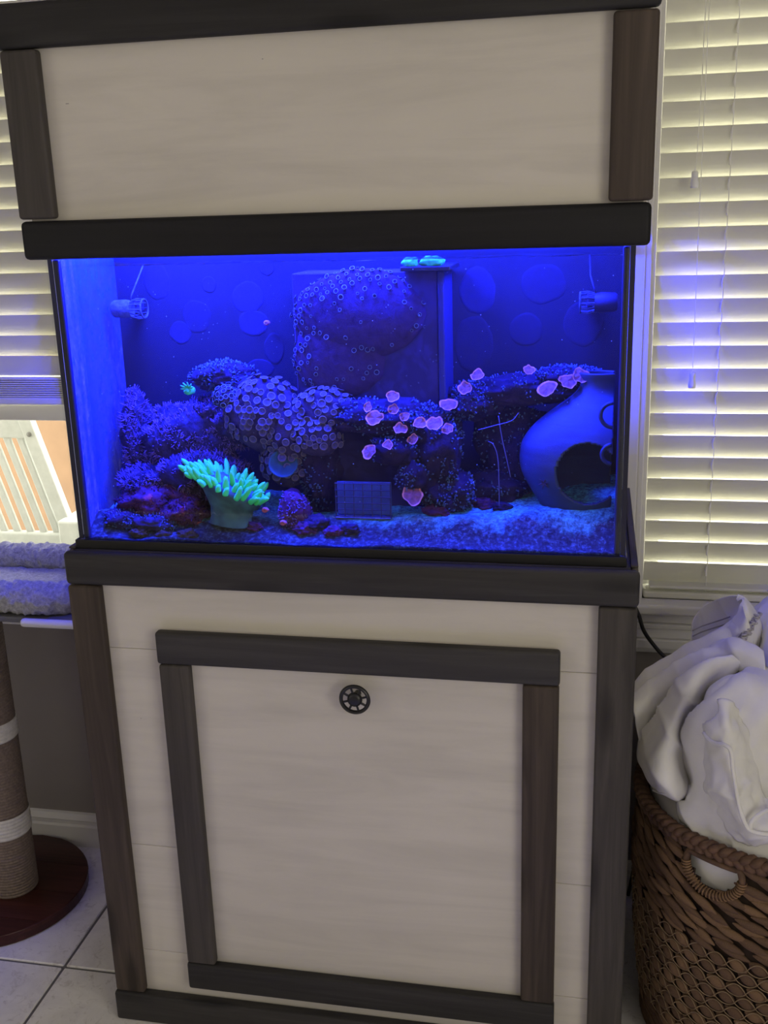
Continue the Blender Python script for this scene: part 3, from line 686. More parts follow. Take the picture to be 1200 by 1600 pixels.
# ------------------------------------------------------------------ reef materials
def rockmat(name, lo, hi, sc=55, accent=None, ath=0.62):
    mt, nt, b = nmat(name); v = coords(nt); n = tex_noise(nt, v, sc, 8, 0.72, 0.4)
    c = ramp(nt, n, [(0.32, lo), (0.68, hi)])
    if accent:
        n2 = tex_noise(nt, v, sc*0.45, 5, 0.6); c = mixc(nt, ramp(nt, n2, [(ath, (0, 0, 0)), (ath+0.08, (1, 1, 1))]), c, accent)
    L(nt, c, b.inputs['Base Color']); b.inputs['Roughness'].default_value = 0.95; b.inputs['Specular IOR Level'].default_value = 0.1
    bump(nt, b, n, 0.9, 0.004); return mt
M_rock = rockmat('live_rock', (0.012, 0.008, 0.016), (0.05, 0.035, 0.075), 60, (0.05, 0.05, 0.14), 0.58)
M_rockd = rockmat('dark_live_rock', (0.010, 0.007, 0.014), (0.035, 0.022, 0.045), 60)
M_rockp = rockmat('purple_coralline_rock', (0.035, 0.012, 0.028), (0.13, 0.036, 0.07), 70, (0.32, 0.06, 0.06), 0.60)
M_fuzz = rockmat('star_polyps', (0.09, 0.06, 0.14), (0.26, 0.15, 0.30), 30)
M_fuzzb = rockmat('blue_polyps', (0.05, 0.06, 0.12), (0.12, 0.20, 0.26), 40)
M_zdark = plain('zoanthid_disc', (0.05, 0.037, 0.052), 0.8, 0.3, 120)
M_zring = plain('zoanthid_ring', (0.13, 0.10, 0.055), 0.8, 0.3, 120)
M_zring2 = plain('pale_zoanthid_ring', (0.14, 0.20, 0.15), 0.8, 0.3, 120)
M_zbase = rockmat('zoanthid_mat', (0.03, 0.020, 0.035), (0.07, 0.05, 0.075), 60)
M_pink = plain('pink_mushroom_rim', (0.62, 0.22, 0.10), 0.8, 0.35, 120)
M_mush = plain('mushroom_disc', (0.24, 0.07, 0.045), 0.8, 0.45, 120)
M_green = plain('green_leather_coral', (0.06, 0.92, 0.11), 0.75, 0.2, 60)
M_tipg = plain('pale_green_tip', (0.25, 0.95, 0.10), 0.75, 0.10, 60)
M_trunk = plain('leather_coral_trunk', (0.04, 0.11, 0.06), 0.8, 0.5, 40)
M_cyan = plain('cyan_polyp', (0.04, 0.62, 0.12), 0.8, 0.4, 90)

TANKCLAMP = True
def fuzz(g_rock, n, ln, rad, seed, spread=0.5, up=0.3, thr=0.05, round_=False):
    """short polyp tentacles scattered over the exposed faces of a rock"""
    rnd = random.Random(seed); g = G(); V = [Vector(p) for p in g_rock.v]; F = g_rock.f
    cen = sum(V, Vector())/len(V); made = 0; tries = 0
    while made < n and tries < n*8:
        tries += 1; f = F[rnd.randrange(len(F))]; a, b, c = V[f[0]], V[f[1]], V[f[2]]
        nn = (b-a).cross(c-a)
        if nn.length < 1e-10: continue
        nn.normalize()
        if nn.dot((a-cen)) < 0: nn = -nn
        if nn.y > 0.35 and nn.z < 0.5: continue
        p = (a+b+c)/3
        if noise.noise(p*26+Vector((seed, 0, 0))) < thr-0.35: continue
        s, t = rnd.random(), rnd.random()
        if s+t > 1: s, t = 1-s, 1-t
        p = a+(b-a)*s+(c-a)*t
        d = (nn + Vector((rnd.uniform(-1, 1), rnd.uniform(-1, 1), rnd.uniform(-1, 1)))*spread + Vector((0, 0, up))).normalized()
        l = ln*rnd.uniform(0.5, 1.25); q = p+d*l
        if q.y < 0.0425 or q.y > 0.27 or not -0.458 < q.x < 0.454: continue
        x = d.orthogonal().normalized(); y = d.cross(x); r = rad*rnd.uniform(0.7, 1.2)
        if round_:
            vs = [p + (x*math.cos(k*2.094)+y*math.sin(k*2.094))*r for k in range(3)] + [p+d*l*0.7+(x*math.cos(k*2.094+1)+y*math.sin(k*2.094+1))*r*1.1 for k in range(3)] + [q]
            fs = [(0, 1, 4, 3), (1, 2, 5, 4), (2, 0, 3, 5), (3, 4, 6), (4, 5, 6), (5, 3, 6)]
        else:
            m_ = p+d*l*0.55+Vector((rnd.uniform(-1, 1), rnd.uniform(-1, 1), rnd.uniform(-1, 1)))*l*0.15
            vs = [p + (x*math.cos(k*2.094)+y*math.sin(k*2.094))*r for k in range(3)] + [m_+(x*math.cos(k*2.094)+y*math.sin(k*2.094))*r*0.8 for k in range(3)] + [q]
            fs = [(0, 1, 4, 3), (1, 2, 5, 4), (2, 0, 3, 5), (3, 4, 6), (4, 5, 6), (5, 3, 6)]
        g.add(vs, fs); made += 1
    return g
def reef_rock(label, blobs, mt, seed, fz=None, name='live_rock', cat='rock', group=None):
    g = G()
    for k, (c, r) in enumerate(blobs): rock_g(g, c, r, seed+k*1.3, 0.30, 2.4, 4 if max(r) > 0.045 else 3, 0.13, 6.0, zmin=TZ0+0.0155)
    zb = min(p[2] for p in g.v); cx = blobs[0][0][0]
    t = thing(name, (cx, blobs[0][0][1], zb), label, cat, group)
    mk('rock', g, mt, t, smooth=True)
    if fz:
        n, ln, rad, fm, rd = fz
        tag(mk('polyp_fuzz', fuzz(g, n, ln, rad, seed, round_=rd), fm, t, smooth=True), kind='stuff')
    return t
reef_rock('tall polyp-covered rock standing against the left glass', [((-0.428, 0.205, 1.17), (0.030, 0.045, 0.085)), ((-0.432, 0.20, 1.09), (0.032, 0.05, 0.06))], M_rock, 2, (2200, 0.010, 0.0011, M_fuzz, False))
reef_rock('big mound of purple star polyps in the left half of the tank', [((-0.33, 0.19, 1.165), (0.085, 0.06, 0.075)), ((-0.295, 0.165, 1.11), (0.085, 0.065, 0.06)), ((-0.37, 0.17, 1.09), (0.075, 0.07, 0.055)), ((-0.25, 0.20, 1.205), (0.07, 0.05, 0.05))], M_rock, 5, (9000, 0.010, 0.0011, M_fuzz, False))
reef_rock('blue ridged coral rock at the crest of the left mound', [((-0.248, 0.205, 1.288), (0.055, 0.045, 0.026)), ((-0.222, 0.20, 1.268), (0.045, 0.045, 0.03))], M_rock, 9, (700, 0.007, 0.0018, M_fuzzb, True))
reef_rock('low reddish coralline rock below the left mound', [((-0.372, 0.115, 1.068), (0.062, 0.045, 0.034)), ((-0.31, 0.105, 1.058), (0.05, 0.04, 0.03)), ((-0.33, 0.12, 1.085), (0.04, 0.03, 0.025))], M_rockp, 12, (1200, 0.006, 0.0012, M_rockp, True))
reef_rock('low bluish rubble mound in the front left corner', [((-0.42, 0.09, 1.045), (0.035, 0.03, 0.018)), ((-0.36, 0.075, 1.042), (0.05, 0.025, 0.014))], M_rock, 15, (700, 0.005, 0.0014, M_fuzzb, True))
reef_rock('arched live rock with a dark cave in the middle of the tank', [((-0.065, 0.175, 1.135), (0.045, 0.045, 0.085)), ((0.055, 0.155, 1.225), (0.105, 0.05, 0.032)), ((0.145, 0.155, 1.165), (0.055, 0.05, 0.075)), ((0.085, 0.115, 1.172), (0.040, 0.03, 0.026)), ((0.115, 0.115, 1.125), (0.028, 0.03, 0.03)), ((0.165, 0.16, 1.09), (0.05, 0.05, 0.04))], M_rockd, 20, (2600, 0.0055, 0.0016, M_fuzzb, True))
reef_rock('long overhanging rock shelf on the right below the pump', [((0.30, 0.205, 1.262), (0.115, 0.045, 0.026)), ((0.215, 0.20, 1.245), (0.05, 0.045, 0.03)), ((0.38, 0.21, 1.283), (0.06, 0.04, 0.022)), ((0.28, 0.225, 1.15), (0.06, 0.035, 0.10)), ((0.25, 0.215, 1.08), (0.07, 0.045, 0.04))], M_rockd, 31, (2300, 0.0055, 0.0016, M_fuzzb, True))
reef_rock('knobbly coral rock between green coral and wire rack', [((-0.095, 0.10, 1.060), (0.028, 0.028, 0.040))], M_rockp, 41, (350, 0.005, 0.0014, M_fuzz, True))

# ------------------------------------------------------------------ overflow box
def ofmat():
    mt, nt, b = nmat('overflow_algae'); v = coords(nt); n = tex_noise(nt, v, 16, 8, 0.7, 0.6); n2 = tex_noise(nt, v, 120, 5, 0.7)
    c = ramp(nt, n, [(0.46, (0.014, 0.008, 0.038)), (0.54, (0.024, 0.016, 0.072))])
    c = mixc(nt, ramp(nt, n2, [(0.55, (0, 0, 0)), (0.75, (0.7, 0.7, 0.7))]), c, (0.022, 0.022, 0.075))
    L(nt, c, b.inputs['Base Color']); b.inputs['Roughness'].default_value = 0.9; return mt
M_of = ofmat(); M_ofedge = plain('overflow_edge', (0.010, 0.012, 0.060), 0.7, 0.2, 60)
of = thing('overflow_box', (0.03, 0.215, TZ0+0.015), 'tall overflow box against the tank back with a small ledge on top', 'overflow box')
mk('wall', G().bev((-0.100, 0.172, TZ0+0.016), (0.157, 0.271, 1.472), 0.002, 1), M_of, of)
mk('corner_post', G().bev((0.157, 0.168, TZ0+0.016), (0.169, 0.271, 1.472), 0.003, 2), M_ofedge, of)
mk('ledge', G().bev((0.098, 0.140, 1.4735), (0.183, 0.262, 1.4815), 0.002, 2), M_black, of)
for i, (x, y, r) in enumerate(((0.152, 0.152, 0.019), (0.114, 0.150, 0.012))):
    g = G(); rock_g(g, (x, y, 1.488), (r*1.15, 0.010, 0.009), 50+i, 0.3, 2.2, 3, 0.2, 5, zmin=1.4815)
    tag(mk('cyan_algae_clump', g, M_cyan, smooth=True), ('larger' if i == 0 else 'smaller')+' bright cyan algae clump on the overflow ledge', 'algae', 'clumps on the overflow ledge')

# ------------------------------------------------------------------ zoanthid colonies
def polyp_mesh(name, inner, ring, fringe=14):
    g = G(); n = 14; Z = Vector((0, 0, 0))
    g.lathe(Z, [(0.30, -1.2), (0.45, -0.3), (0.86, 0.10)], n, mi=0)
    g.lathe(Z, [(0.86, 0.10), (1.0, 0.20), (0.84, 0.26), (0.78, 0.20)], n, mi=1)
    g.lathe(Z, [(0.78, 0.20), (0.45, 0.08), (0.2, 0.06), (0.12, 0.14), (0.01, 0.10)], n, mi=0)
    return mesh_of(name, g, [inner, ring])
P_brown = polyp_mesh('polyp_brown', M_zdark, M_zring); P_pale = polyp_mesh('polyp_pale', M_zbase, M_zring2)
M_ofz = rockmat('dim_zoanthid_mat', (0.034, 0.018, 0.045), (0.060, 0.034, 0.085), 60)
P_ring = polyp_mesh('polyp_ring', M_ofz, M_zring2)
def colony(label, blobs, me, n, rmin, rmax, seed, space=1.6, amp=0.12, zthr=-0.45, mat=None, keep=None):
    rnd = random.Random(seed); g = G()
    for k, (c, r) in enumerate(blobs): rock_g(g, c, r, seed+k, amp, 1.6, 4, 0.04, 5.0)
    t = thing('zoanthid_colony', (blobs[0][0][0], blobs[0][0][1], min(p[2] for p in g.v)), label, 'coral')
    mk('colony_mat', g, mat or M_zbase, t, smooth=True)
    V = [Vector(p) for p in g.v]; cand = []; off = 0
    per = len(V)//len(blobs)
    for bi, (c, r) in enumerate(blobs):
        for v in V[bi*per:(bi+1)*per]:
            nn = Vector(((v.x-c[0])/r[0]**2, (v.y-c[1])/r[1]**2, (v.z-c[2])/r[2]**2)).normalized()
            inside = any(sum(((v[q]-c2[q])/r2[q])**2 for q in range(3)) < 0.9 for b2, (c2, r2) in enumerate(blobs) if b2 != bi)
            if nn.y < 0.25 and nn.z > zthr and not inside and 0.046 < v.y < 0.264: cand.append((v, nn))
    rnd.shuffle(cand); put = []
    for v, nn in cand:
        if keep and rnd.random() > keep(v): continue
        rr = rnd.uniform(rmin, rmax)
        if all((v-p).length > (rr+r2)*0.5*space for p, r2 in put):
            put.append((v, rr)); d = (nn+Vector((rnd.uniform(-.3, .3), rnd.uniform(-.3, .1), rnd.uniform(-.2, .4)))).normalized()
            inst('polyp', me, t, v+nn*rr*0.55, Vector((0, 0, 1)).rotation_difference(d), (rr, rr, rr))
            if len(put) >= n: break
    return t
colony('wide colony of tiny ring polyps draped over the overflow box', [((0.018, 0.176, 1.400), (0.122, 0.026, 0.076)), ((-0.02, 0.176, 1.33), (0.085, 0.020, 0.080))], P_ring, 190, 0.0026, 0.0050, 61, 2.2, amp=0.06, mat=M_ofz, keep=lambda v: 0.10 + 0.9*max(0, min(1, (v.z-1.40-0.35*max(0, v.x))/0.06)) + 0.6*max(0, min(1, (-0.04-v.x)/0.05)))
colony('round dome of brown ring zoanthids left of the cave', [((-0.160, 0.165, 1.222), (0.068, 0.052, 0.070)), ((-0.112, 0.165, 1.195), (0.055, 0.05, 0.062)), ((-0.12, 0.17, 1.14), (0.05, 0.045, 0.05))], P_brown, 300, 0.0060, 0.0082, 64, 1.5)
colony('cluster of dim zoanthids in front of the overflow foot', [((-0.045, 0.155, 1.232), (0.060, 0.035, 0.040)), ((-0.06, 0.14, 1.19), (0.045, 0.035, 0.035))], P_brown, 150, 0.0055, 0.0078, 67, 1.55)
colony('small pale polyp knob beside the zoanthid dome', [((-0.226, 0.145, 1.258), (0.020, 0.018, 0.020))], P_pale, 40, 0.0045, 0.0055, 71, 1.6)

# ------------------------------------------------------------------ green leather coral
lc = thing('leather_coral', (-0.212, 0.088, 1.045), 'glowing green finger leather coral on a thick pale trunk', 'coral')
g = G(); n = 28; vs = []; fs = []
prof = [(1.040, 0.036, 0.000), (1.052, 0.033, 0.0), (1.070, 0.034, 0.002), (1.088, 0.042, 0.0), (1.104, 0.054, -0.002), (1.116, 0.058, -0.004), (1.122, 0.045, -0.004), (1.126, 0.02, -0.004)]
for z, r, dx in prof:
    for k in range(n):
        a = 2*math.pi*k/n; w = 1+0.12*noise.noise(Vector((math.cos(a)*1.5, math.sin(a)*1.5, z*30)))
        x = r*w*math.cos(a)*1.12; z2 = z - (0.42*x if z > 1.08 else 0.10*x)
        vs.append((-0.212+dx+x, 0.088+r*0.72*w*math.sin(a), z2))
for i in range(len(prof)-1):
    for k in range(n): fs.append((i*n+k, i*n+(k+1) % n, (i+1)*n+(k+1) % n, (i+1)*n+k))
fs.append(tuple((len(prof)-1)*n+k for k in range(n)))
mk('trunk', g.add(vs, fs), M_trunk, lc, smooth=True)
fing = []
for k, (bend, blunt) in enumerate(((0.15, 0.75), (-0.2, 0.8), (0.05, 0.7))):
    g = G(); pts = [(bend*t*t, 0.1*bend*math.sin(3*t), t) for t in np.linspace(-0.15, 1, 9)]
    rr = [0.24, 0.25, 0.25, 0.24, 0.235, 0.22, 0.20*blunt+0.05, 0.15, 0.05]
    g.tube(pts, rr, 8); fing.append(mesh_of('finger', g, M_green))
rnd = random.Random(5); cnt = 0; placed = []
while cnt < 84:
    a = rnd.uniform(0, 2*math.pi); q = math.sqrt(rnd.uniform(0.12, 1)); r = 0.060*q
    x = r*math.cos(a)*1.15; y = r*0.72*math.sin(a); z = 1.121 - 0.42*x - 0.010*q*q
    if any((Vector((x, y, 0))-p).length < 0.0085 for p in placed): 
        placed = placed if rnd.random() > 0.02 else placed[5:]; continue
    placed.append(Vector((x, y, 0)))
    d = Vector((math.cos(a)*q*0.75, math.sin(a)*q*0.75-0.12, 1.0-0.55*q)).normalized(); ln = rnd.uniform(0.014, 0.036)*(1.15-0.35*q)
    p = Vector((-0.216+x, 0.086+y, z)); 
    if p.y+d.y*ln < 0.048: d.y = max(d.y, -0.1); d.normalize()
    inst('finger', fing[cnt % 3], lc, p, Vector((0, 0, 1)).rotation_difference(d), (0.022, 0.022, ln)); cnt += 1

# ------------------------------------------------------------------ mushroom corals (flat wavy discs)
def mushroom(x, y, z, r, tilt, seed, label):
    g = G(); n = 26; rings = [(0.0, 0.05, 0), (0.3, 0.02, 0), (0.65, 0.0, 0), (0.84, 0.06, 0), (0.93, 0.13, 1), (1.0, 0.16, 1), (0.97, 0.09, 1), (0.80, -0.08, 0), (0.35, -0.25, 0), (0.20, -0.7, 0)]
    Q = Vector((0, 0, 1)).rotation_difference(Vector(tilt).normalized()); vs = []
    for s, h, _ in rings:
        for k in range(n):
            a = 2*math.pi*k/n; w = 1.08+0.38*noise.noise(Vector((math.cos(a)*1.2, math.sin(a)*1.2, seed)))
            hh = h + s*0.45*noise.noise(Vector((math.cos(a)*1.8, math.sin(a)*1.8, seed+5)))
            vs.append(Vector((x, y, z)) + Q @ Vector((s*w*math.cos(a)*r, s*w*math.sin(a)*r, hh*r)))
    for i in range(len(rings)-1):
        mi = 1 if rings[i+1][2] and rings[i][2] or rings[i+1][2] else 0
        g.add([vs[i*n+k] for k in range(n)]+[vs[(i+1)*n+k] for k in range(n)], [(k, (k+1) % n, n+(k+1) % n, n+k) for k in range(n)], mi)
    tag(mk('mushroom_coral', g, [M_mush, M_pink], smooth=True), label, 'coral', 'pink mushroom corals')
MU = [(0.045, 0.098, 1.251, 0.008, 'small pink mushroom coral highest on the left of the arch'), (0.058, 0.092, 1.234, 0.0135, 'oval pink mushroom coral above the cave mouth'),
      (0.088, 0.098, 1.247, 0.0095, 'ring-shaped pink mushroom coral on top of the arch'), (0.087, 0.105, 1.268, 0.011, 'reddish mushroom coral standing on the crest of the arch'),
      (0.101, 0.090, 1.216, 0.011, 'pink mushroom coral facing out under the arch crest'), (0.108, 0.097, 1.236, 0.009, 'pink mushroom coral right of the ring-shaped one'),
      (0.134, 0.098, 1.224, 0.011, 'pink mushroom coral on the right shoulder of the arch'), (0.158, 0.099, 1.223, 0.014, 'wide pink mushroom coral on the right shoulder of the arch'),
      (0.080, 0.082, 1.190, 0.0085, 'lone pink mushroom coral low beside the cave'), (0.181, 0.102, 1.214, 0.010, 'pink mushroom coral at the right end of the arch'),
      (0.120, 0.085, 1.101, 0.017, 'upright mushroom coral right of the wire rack'), (0.122, 0.090, 1.198, 0.009, 'purple mushroom coral below the right shoulder'),
      (0.048, 0.088, 1.176, 0.012, 'pink mushroom coral hanging at the cave mouth edge')]
for i, (x, y, z, r, lb) in enumerate(MU): mushroom(x, y, z, r, (rnd.uniform(-.4, .4), -0.75, rnd.uniform(0.4, 0.9)), i*2.3, lb)
MR = [(0.226, 0.150, 1.298, 0.011, 'pale pink mushroom coral at the left tip of the shelf'), (0.345, 0.150, 1.276, 0.015, 'pink mushroom coral near the middle of the shelf edge'),
      (0.378, 0.152, 1.288, 0.014, 'bright pink mushroom coral right of the middle on the shelf'), (0.400, 0.155, 1.296, 0.014, 'reddish pink mushroom coral at the right end of the shelf'),
      (0.312, 0.170, 1.303, 0.010, 'faint orange mushroom coral behind the shelf edge'), (0.176, 0.150, 1.246, 0.013, 'pink mushroom coral drooping left of the shelf'),
      (0.205, 0.152, 1.275, 0.012, 'dim mushroom coral on the left slope of the shelf')]
for i, (x, y, z, r, lb) in enumerate(MR): mushroom(x, y, z, r, (rnd.uniform(-.4, .4), -0.7, rnd.uniform(0.5, 1.0)), 40+i*2.3, lb)
M_cup = plain('dim_blue_cup', (0.010, 0.06, 0.035), 0.8, 0.4, 80)
g = G(); Q = Vector((0, 0, 1)).rotation_difference(Vector((0.25, -0.8, 0.5)).normalized())
g.lathe((-0.118, 0.118, 1.142), [(0.001, 0.0), (0.012, 0.002), (0.022, 0.006), (0.026, 0.010), (0.024, 0.004), (0.010, -0.006), (0.006, -0.03), (0.001, -0.03)], 30, M=Q.to_matrix())
tag(mk('cup_coral', g, M_cup, smooth=True), 'faint teal cup coral just right of the green coral', 'coral')
g = G()
for k in range(9):
    a = 2*math.pi*k/9; g.tube([(-0.290, 0.130, 1.277), (-0.290+0.007*math.cos(a), 0.126, 1.277+0.005*math.sin(a)+0.002), (-0.290+0.012*math.cos(a), 0.122, 1.277+0.009*math.sin(a)+0.004)], [0.0026, 0.002, 0.001], 6)
rock_g(g, (-0.290, 0.135, 1.273), (0.011, 0.011, 0.008), 77, 0.2, 2, 2)
tag(mk('anemone', g, M_cyan, smooth=True), 'tiny cyan anemone on the left mound', 'anemone')

# ------------------------------------------------------------------ wire rack
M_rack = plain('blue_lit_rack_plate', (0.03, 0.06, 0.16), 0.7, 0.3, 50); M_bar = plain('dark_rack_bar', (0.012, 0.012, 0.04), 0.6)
rk = thing('frag_rack', (0.030, 0.105, 1.052), 'grid-fronted frag rack standing on the sand under the arch', 'rack')
mk('plate', G().bev((-0.020, 0.112, 1.056), (0.078, 0.116, 1.116), 0.001, 1), M_rack, rk)
for k in range(7): mk('bar', G().tube([(-0.020+0.0163*k, 0.100, 1.052), (-0.020+0.0163*k, 0.104, 1.117)], 0.0011, 6), M_bar, rk)
for k in range(6): mk('bar', G().tube([(-0.021, 0.1015, 1.056+0.0118*k), (0.079, 0.1015, 1.056+0.0118*k)], 0.0010, 6), M_bar, rk)
mk('shelf', G().bev((-0.021, 0.098, 1.052), (0.079, 0.118, 1.055), 0.001, 1), M_rack, rk)

# ------------------------------------------------------------------ broken ceramic jar
def jarmat():
    mt, nt, b = nmat('algae_stained_ceramic'); v = coords(nt, (1, 1, 6)); n = tex_noise(nt, v, 14, 6, 0.6, 0.5)
    L(nt, ramp(nt, n, [(0.3, (0.008, 0.016, 0.036)), (0.7, (0.012, 0.036, 0.066))]), b.inputs['Base Color']); b.inputs['Roughness'].default_value = 0.6
    bump(nt, b, n, 0.25, 0.002); return mt
M_jar = jarmat()
jr = thing('ceramic_jar', (0.40, 0.16, 1.05), 'broken smooth ceramic jar ornament with a round hole, leaning at the right glass', 'ornament')
JP = [(1.045, 0.086), (1.060, 0.090), (1.080, 0.100), (1.107, 0.117), (1.130, 0.129), (1.150, 0.133), (1.180, 0.130), (1.205, 0.114), (1.225, 0.092), (1.243, 0.068), (1.258, 0.046), (1.272, 0.033), (1.284, 0.028), (1.294, 0.030), (1.301, 0.038)]
zz = np.linspace(1.045, 1.301, 130); rr = np.interp(zz, *zip(*JP)); rr = np.convolve(np.r_[rr[:6][::-1], rr, rr[-6:][::-1]], np.ones(11)/11, 'same')[6:-6]
ax, ay, n = 0.432, 0.163, 240
def jar_ok(x, y, z):
    if x > 0.4545: return False
    if y < ay and ((x-0.415)/0.052)**2 + ((z-1.142)/0.053)**2 < 1: return False
    return True
bm = bmesh.new(); grid = {}
def jv(i, k):
    k %= n
    if (i, k) not in grid:
        a = 2*math.pi*k/n; r = rr[i]; grid[(i, k)] = bm.verts.new((ax+r*math.cos(a), ay+0.62*r*math.sin(a), zz[i]))
    return grid[(i, k)]
for i in range(129):
    for k in range(n):
        a = 2*math.pi*(k+0.5)/n; r = (rr[i]+rr[i+1])/2
        if jar_ok(ax+r*math.cos(a), ay+0.62*r*math.sin(a), (zz[i]+zz[i+1])/2): bm.faces.new((jv(i, k), jv(i, k+1), jv(i+1, k+1), jv(i+1, k)))
bmesh.ops.recalc_face_normals(bm, faces=bm.faces); 
for v in bm.verts: v.co.x = min(v.co.x, 0.4545)
bm.verts.index_update(); g = G(); g.add([v.co[:] for v in bm.verts], [[v.index for v in f.verts] for f in bm.faces]); bm.free()
shell = mk('shell', g, M_jar, jr, smooth=True)
sm = shell.modifiers.new('thickness', 'SOLIDIFY'); sm.thickness = 0.005; sm.offset = 0
for x, z, r in ((0.447, 1.243, 0.020), (0.447, 1.178, 0.016)):
    mk('handle', G().tube([(x+0.006-r*math.sin(a), 0.085, z+r*math.cos(a)) for a in np.linspace(0, math.pi, 14)], 0.0035, 8), M_jar, jr, smooth=True)
M_star = plain('dark_starfish', (0.02, 0.012, 0.02), 0.9)
g = G()
for k in range(6):
    a = 2*math.pi*k/6+0.3; g.tube([(0.343, 0.104, 1.122), (0.343+0.006*math.cos(a), 0.103-0.001*math.cos(a), 1.122+0.006*math.sin(a)), (0.343+0.011*math.cos(a), 0.1035, 1.122+0.011*math.sin(a))], [0.0022, 0.0014, 0.0005], 6)
tag(mk('starfish', g, M_star, smooth=True), 'tiny dark starfish clinging to the ceramic jar', 'starfish')

# ------------------------------------------------------------------ circulation pumps
M_pump = rockmat('algae_covered_pump', (0.03, 0.035, 0.07), (0.12, 0.15, 0.20), 90); M_pumpd = plain('dark_pump_plastic', (0.015, 0.014, 0.04), 0.6)
RY = Matrix.Rotation(math.radians(90), 3, 'Y')
def pump(cx, cz, s, label, bright):
    t = thing('circulation_pump', (cx, 0.215, cz-0.02), label, 'pump', 'circulation pumps'); A = M_pump if bright else M_pumpd
    y = 0.215
    mk('motor', G().lathe((cx-0.010*s, y, cz), [(0.001, -0.026*s), (0.013, -0.026*s), (0.016, -0.022*s), (0.017, 0.0), (0.015, 0.012*s), (0.001, 0.012*s)][::(1 if s > 0 else -1)], 24, M=RY), A, t, True, auto=50)
    cage = mk('cage_ring', G().tube([(cx+0.026*s, y+0.017*math.cos(a), cz+0.017*math.sin(a)) for a in np.linspace(0, 2*math.pi, 25)[:-1]], 0.0018, 6, closed=True), M_pump, t, True)
    for k in range(12):
        a = 2*math.pi*k/12; mk('cage_bar', G().tube([(cx+0.002*s, y+0.015*math.cos(a), cz+0.015*math.sin(a)), (cx+0.014*s, y+0.0185*math.cos(a), cz+0.0185*math.sin(a)), (cx+0.026*s, y+0.017*math.cos(a), cz+0.017*math.sin(a))], 0.0013, 5), M_pump, cage)
    mk('mount', G().bev((cx-0.016, y+0.012, cz-0.010), (cx+0.004, 0.2685, cz+0.012), 0.004, 2), M_pumpd, t)
    mk('cable', G().tube([(cx, y, cz+0.014), (cx+0.004*s, y, cz+0.026), (cx+0.010*s, y+0.01, cz+0.045), (cx+0.012*s, 0.262, 1.49)], 0.0016, 6), A, t, True)
pump(-0.424, 1.412, 1, 'algae-covered circulation pump in the upper left of the tank', True)
pump(0.421, 1.412, -1, 'ribbed circulation pump in the upper right of the tank', False)

# ------------------------------------------------------------------ rubble, snails, worm tubes
rnd = random.Random(11); M_brown = rockmat('brown_detritus', (0.03, 0.02, 0.012), (0.10, 0.075, 0.045), 90)
RB = [(-0.375, .054, .012, 2, 'brown rubble lump against the front glass, nearest the left corner'), (-0.325, .052, .011, 2, 'brown rubble lump against the front glass, second from the left corner'),
      (-0.285, .053, .013, 2, 'brown rubble lump against the front glass just left of the green coral'), (-0.165, .078, .011, 1, 'small reddish rubble rock at the right foot of the green coral'),
      (-0.07, .075, .015, 1, 'reddish rubble rock right of the knobbly coral rock'), (-0.055, .085, .019, 0, 'largest dark rubble rock left of the wire rack'),
      (-0.02, .07, .012, 1, 'small reddish rubble rock in front of the wire rack, at its left end'), (0.01, .075, .012, 0, 'small dark rubble rock in front of the wire rack, at its middle'),
      (0.20, .19, .022, 0, 'dark rubble rock in the shade left of the worm tubes'), (0.235, .17, .016, 1, 'reddish rubble rock below the worm tubes'),
      (0.27, .15, .012, 0, 'small dark rubble rock at the left foot of the ceramic jar'), (0.16, .12, .017, 1, 'reddish rubble rock under the right leg of the arch')]
for i, (x, y, r, k, lb) in enumerate(RB):
    g = G(); rock_g(g, (x, y, sandz(x, y)+r*0.25), (r*1.4, r*0.8, r*0.75), 90+i*2.7, 0.4, 2.4, 4, 0.28, 5)
    tag(mk('rubble_rock', g, (M_rockd, M_rockp, M_brown)[k], smooth=True), lb, 'rock', 'rubble rocks')
M_shell = plain('pinkish_snail_shell', (0.40, 0.10, 0.07), 0.6, 0.3, 200)
for x, y, z, lb in ((-0.137, 0.060, 1.074, 'small pink snail under the edge of the green coral'), (-0.105, 0.058, 1.052, 'small pink snail on sand left of the knobbly rock'), (-0.178, 0.262, 1.377, 'tiny orange snail on the back wall left of the overflow')):
    g = G(); pts = []; rs = []
    for k in range(26):
        t = k/25; a = t*4.5*math.pi; R_ = 0.0048*(1-t); pts.append((x+R_*math.cos(a), y-0.002+0.0*t, z+0.007*t*0.8+R_*math.sin(a)*0.8)); rs.append(0.0030*(1-t)+0.0005)
    g.tube(pts, rs, 8); tag(mk('snail', g, M_shell, smooth=True), lb, 'snail')
M_worm = plain('pale_worm_tube', (0.10, 0.10, 0.16), 0.8)
for pts, lb in (([(0.228, 0.14, 1.205), (0.255, 0.138, 1.213), (0.285, 0.137, 1.222), (0.297, 0.14, 1.235)], 'long thin worm tube drooping from the shelf rock'),
                ([(0.262, 0.15, 1.228), (0.268, 0.148, 1.19), (0.277, 0.147, 1.15), (0.283, 0.15, 1.12)], 'hanging worm tube under the shelf rock'),
                ([(0.245, 0.14, 1.185), (0.254, 0.139, 1.18), (0.262, 0.139, 1.155), (0.264, 0.14, 1.10), (0.264, 0.14, 1.07)], 'short curled worm tube left of the ceramic jar')):
    tag(mk('worm_tube', G().tube(cat_rom(pts, 16), 0.0008, 6), M_worm, smooth=True), lb, 'worm tube')

